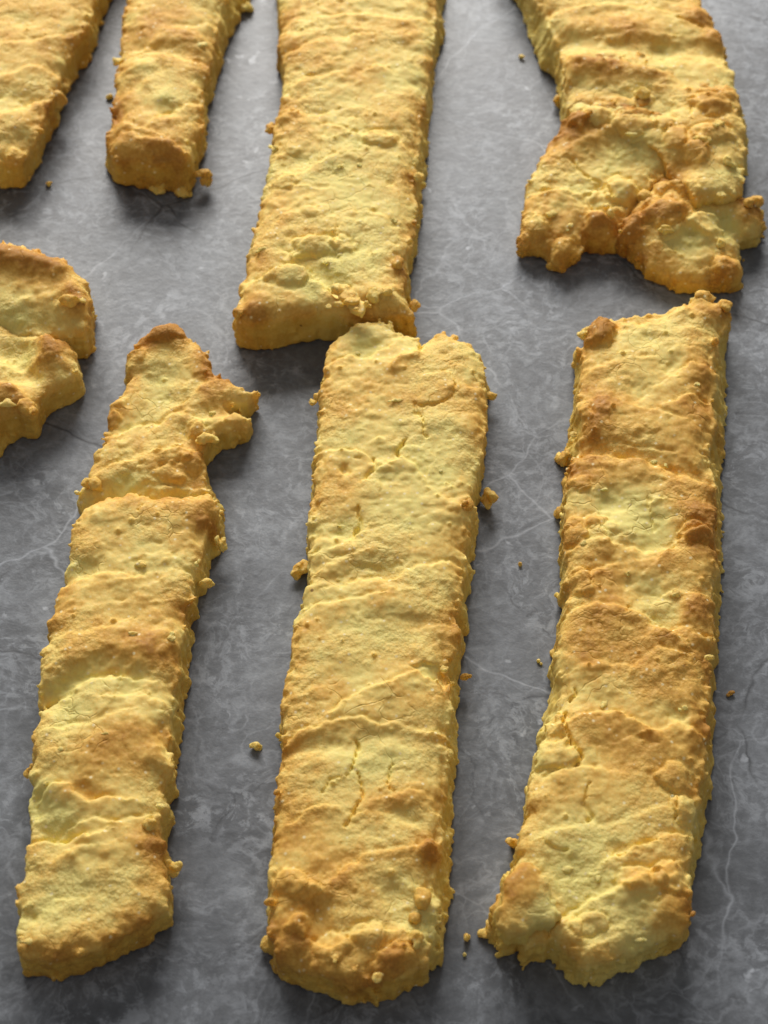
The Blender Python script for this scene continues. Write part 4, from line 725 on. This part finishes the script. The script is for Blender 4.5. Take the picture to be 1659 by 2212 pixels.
dough('broken_end', r, T, 9.5, B, [('r', C(3, (520,690),(580,720),(600,660)), 3.4, 1.5, .15), ('s', C(3, (640,660),(720,580),(860,560),(960,540)), 2.4, 1.6, .0), ('s', C(3, (760,710),(860,650),(960,620),(1080,690)), 2.4, 1.6, -.02), ('r', C(3, (720,660),(740,690)), 2.2, -1.4, .0), ('s', C(3, (580,800),(680,730),(780,740),(940,790)), 2.2, 1.3, -.03), ('r', C(3, (700,860),(900,900),(1080,900)), 6, -1.2, -.10), ('s', C(3, (980,800),(1060,750),(1180,790)), 2.4, 1.6, .1),
      ('r', C(3, (1170,960)), 3.0, -3.0, .15), ('c', C(3, (510,900),(600,990),(680,1050)), .55, 1.4), ('c', C(3, (740,1090),(770,1150),(880,1180),(920,1110)), .5, 1.6, .05), ('s', C(3, (740,1060),(820,1030),(910,1070)), 1.8, .9, -.15), ('r', C(3, (660,1180)), 3, -1.3, -.05), ('s', C(3, (400,1100),(520,1080),(640,1180)), 2.4, 1.0, .05), ('s', C(3, (280,1080),(400,1090),(560,1180),(660,1230)), 2.6, .8, .08), ('r', C(3, (660,1290),(760,1260)), 2.6, 1.0, .18), ('r', C(3, (1040,1030),(1100,1010)), 2.0, 1.2, .08)],
      bake=0.09, domes=DM, seed=61, zb=0, tilt=(0.02, .10), round_top=3.5, patches=[(C(3, (560,700),(440,800)), 4, .25), (C(3, (350,960)), 5, .1), (C(3, (850,880),(1000,900)), 6, -.22), (C(3, (820,1110)), 4, -.3), (C(3, (400,1150),(340,1130)), 4.5, .2), (C(3, (480,1400),(400,1340)), 5, .35), (C(3, (720,1340),(640,1290)), 4.5, .32), (C(3, (1080,800)), 4, .24), (C(3, (900,690)), 4, .08), (C(3,(260,1320)),4,.3)], vox=.40, crumb=1.1, plates=1.1, fine=1.5, label='left lobe of the crumbling broken end with a curled browned rim')
T = C(3, (800,1330),(815,1285),(880,1205),(930,1120),(950,1050),(1100,985),(1200,1020),(1250,1060),(1350,1125),(1450,1102),(1600,1132),(1648,1215),(1615,1290),(1520,1300),(1495,1330),(1505,1390),(1470,1440),(1495,1480),(1505,1550),(1450,1585),(1370,1575),(1250,1590),(1100,1550),(980,1485),(920,1420),(880,1365))
B = C(3, (850,1350),(800,1360),(870,1412),(910,1500),(960,1545),(1050,1585),(1150,1625),(1250,1645),(1370,1632),(1450,1640),(1520,1595),(1500,1500),(1475,1440),(1512,1400),(1502,1342),(1550,1348),(1622,1332),(1652,1225),(1500,1200),(1200,1100))
dough('broken_end', r, T, 8.5, B, [('r', C(3, (880,1250),(860,1330)), 3.4, 1.6, .3), ('r', C(3, (1040,1200),(1120,1220)), 4, 1.2, .1), ('s', C(3, (980,1200),(1060,1180),(1190,1200)), 2.2, 1.0, .03), ('r', C(3, (1250,1180),(1320,1200)), 3, -1.1, -.15), ('s', C(3, (1180,1290),(1260,1250),(1330,1240)), 2.0, .9, -.15), ('r', C(3, (1230,1310),(1330,1360)), 1.5, 1.0, -.1), ('r', C(3, (1220,1330)), 2.0, -1.0, -.1), ('s', C(3, (1350,1130),(1450,1115),(1560,1130),(1640,1190)), 2.8, 1.4, .1), ('r', C(3, (1400,1230),(1440,1300)), 2.4, -1.6, -.1),
      ('r', C(3, (1440,1560),(1480,1540)), 3.6, 1.3, .18), ('c', C(3, (1370,1650),(1375,1580),(1340,1540)), .6, 2.0, .1), ('s', C(3, (980,1400),(1040,1390),(1100,1420)), 1.8, .9, .1), ('r', C(3, (1150,1420)), 4, -1.0, -.15), ('r', C(3, (960,1140)), 2.0, 1.2, .12), ('r', C(3, (1190,1050)), 2.4, 1.4, .1), ('r', C(3, (1050,1330),(1140,1320)), 1.6, .8)],
      bake=0.09, domes=DM, seed=67, zb=0, tilt=(0, .09), round_top=3.5, patches=[(C(3, (860,1300),(880,1240)), 3.6, .4), (C(3, (1080,1240)), 4, .12), (C(3, (1300,1320),(1350,1250)), 5, -.32), (C(3, (1200,1420)), 5, -.2), (C(3, (1580,1200),(1620,1160)), 4, .28), (C(3, (1440,1540),(1480,1600)), 4, .2), (C(3, (1000,1500),(1150,1580)), 5, .24), (C(3, (1040,1040)), 4, .1)], vox=.40, crumb=1.1, plates=1.1, fine=1.5, label='right lobe of the crumbling broken end with a nub at its side')
crumbs_on(r, [('edge_crumb', C(3, (750,1225)), 3.6, 9.4, .3), ('edge_crumb', C(3, (400,1240)), 3.4, 8.4, .18, (1,.8,.6)), ('flake', C(3, (525,1300)), 2.2, 8.2, .2), ('flake', C(3, (870,772)), 3.2, 13, .1, (1.4,.6,.5)), ('edge_crumb', C(3, (1400,240)), 2.4, 12, .3), ('edge_crumb', C(3, (1310,225)), 2.4, 12.2, .2), ('edge_crumb', C(3, (1440,940)), 3.6, 14, .1),
  ('edge_crumb', C(3, (1380,715)), 3.4, 14.6, .2), ('edge_crumb', C(3, (940,545)), 4.6, 14.4, .22), ('edge_crumb', C(3, (950,1130)), 4.0, 10.4, .45), ('edge_crumb', C(3, (1060,1330)), 3.0, 9.2, .25, (1.3,.7,.7)), ('edge_crumb', C(3, (1385,1400)), 3.2, 8.6, .15), ('edge_crumb', C(3, (460,590)), 3.8, None, .5), ('flake', C(3, (930,318)), 2.4, 14.5, .5), ('edge_crumb', C(3, (1285,800)), 0.1 + 3.4, 14, .3), ('edge_crumb', C(3,(1590,1160)),4.6,9.5,.55)], 53)

# ------------------------------------------------------------------ loose crumbs on the worktop
for i, (at, size, br, lab) in enumerate([
    ((553, 1611), 2.6, .2, 'pale yellow crumb alone between the torn strip and the notched strip'),
    ((1124, 1219), 1.2, .5, 'tiny crumb on bare stone left of the browned strip, farther one of two'),
    ((1163, 1427), 1.2, .25, 'tiny pale crumb on bare stone close beside the browned strip'),
    ((1008, 2022), 2.0, .4, 'squarish golden crumb between the near ends of the notched and flapped strips'),
    ((1578, 1497), 1.4, .85, 'small dark brown crumb on stone beside the browned strip'),
    ((105, 397), 1.6, .45, 'small golden crumb between the slanting strip and the narrow strip'),
    ((1004, 2062), 0.9, .15, 'speck of a crumb just in front of the squarish golden crumb'),
    ((236, 208), 2.0, .3, 'yellow crumb against the side of the narrow thick strip'),
    ((1126, 122), 1.6, .3, 'small yellow crumb beside the layered piece')]):
    o = lump('crumb', None, at, size, 900 + i, None, br)
    o['label'] = lab; o['category'] = 'crumb'; o['group'] = 'loose crumbs on the worktop'
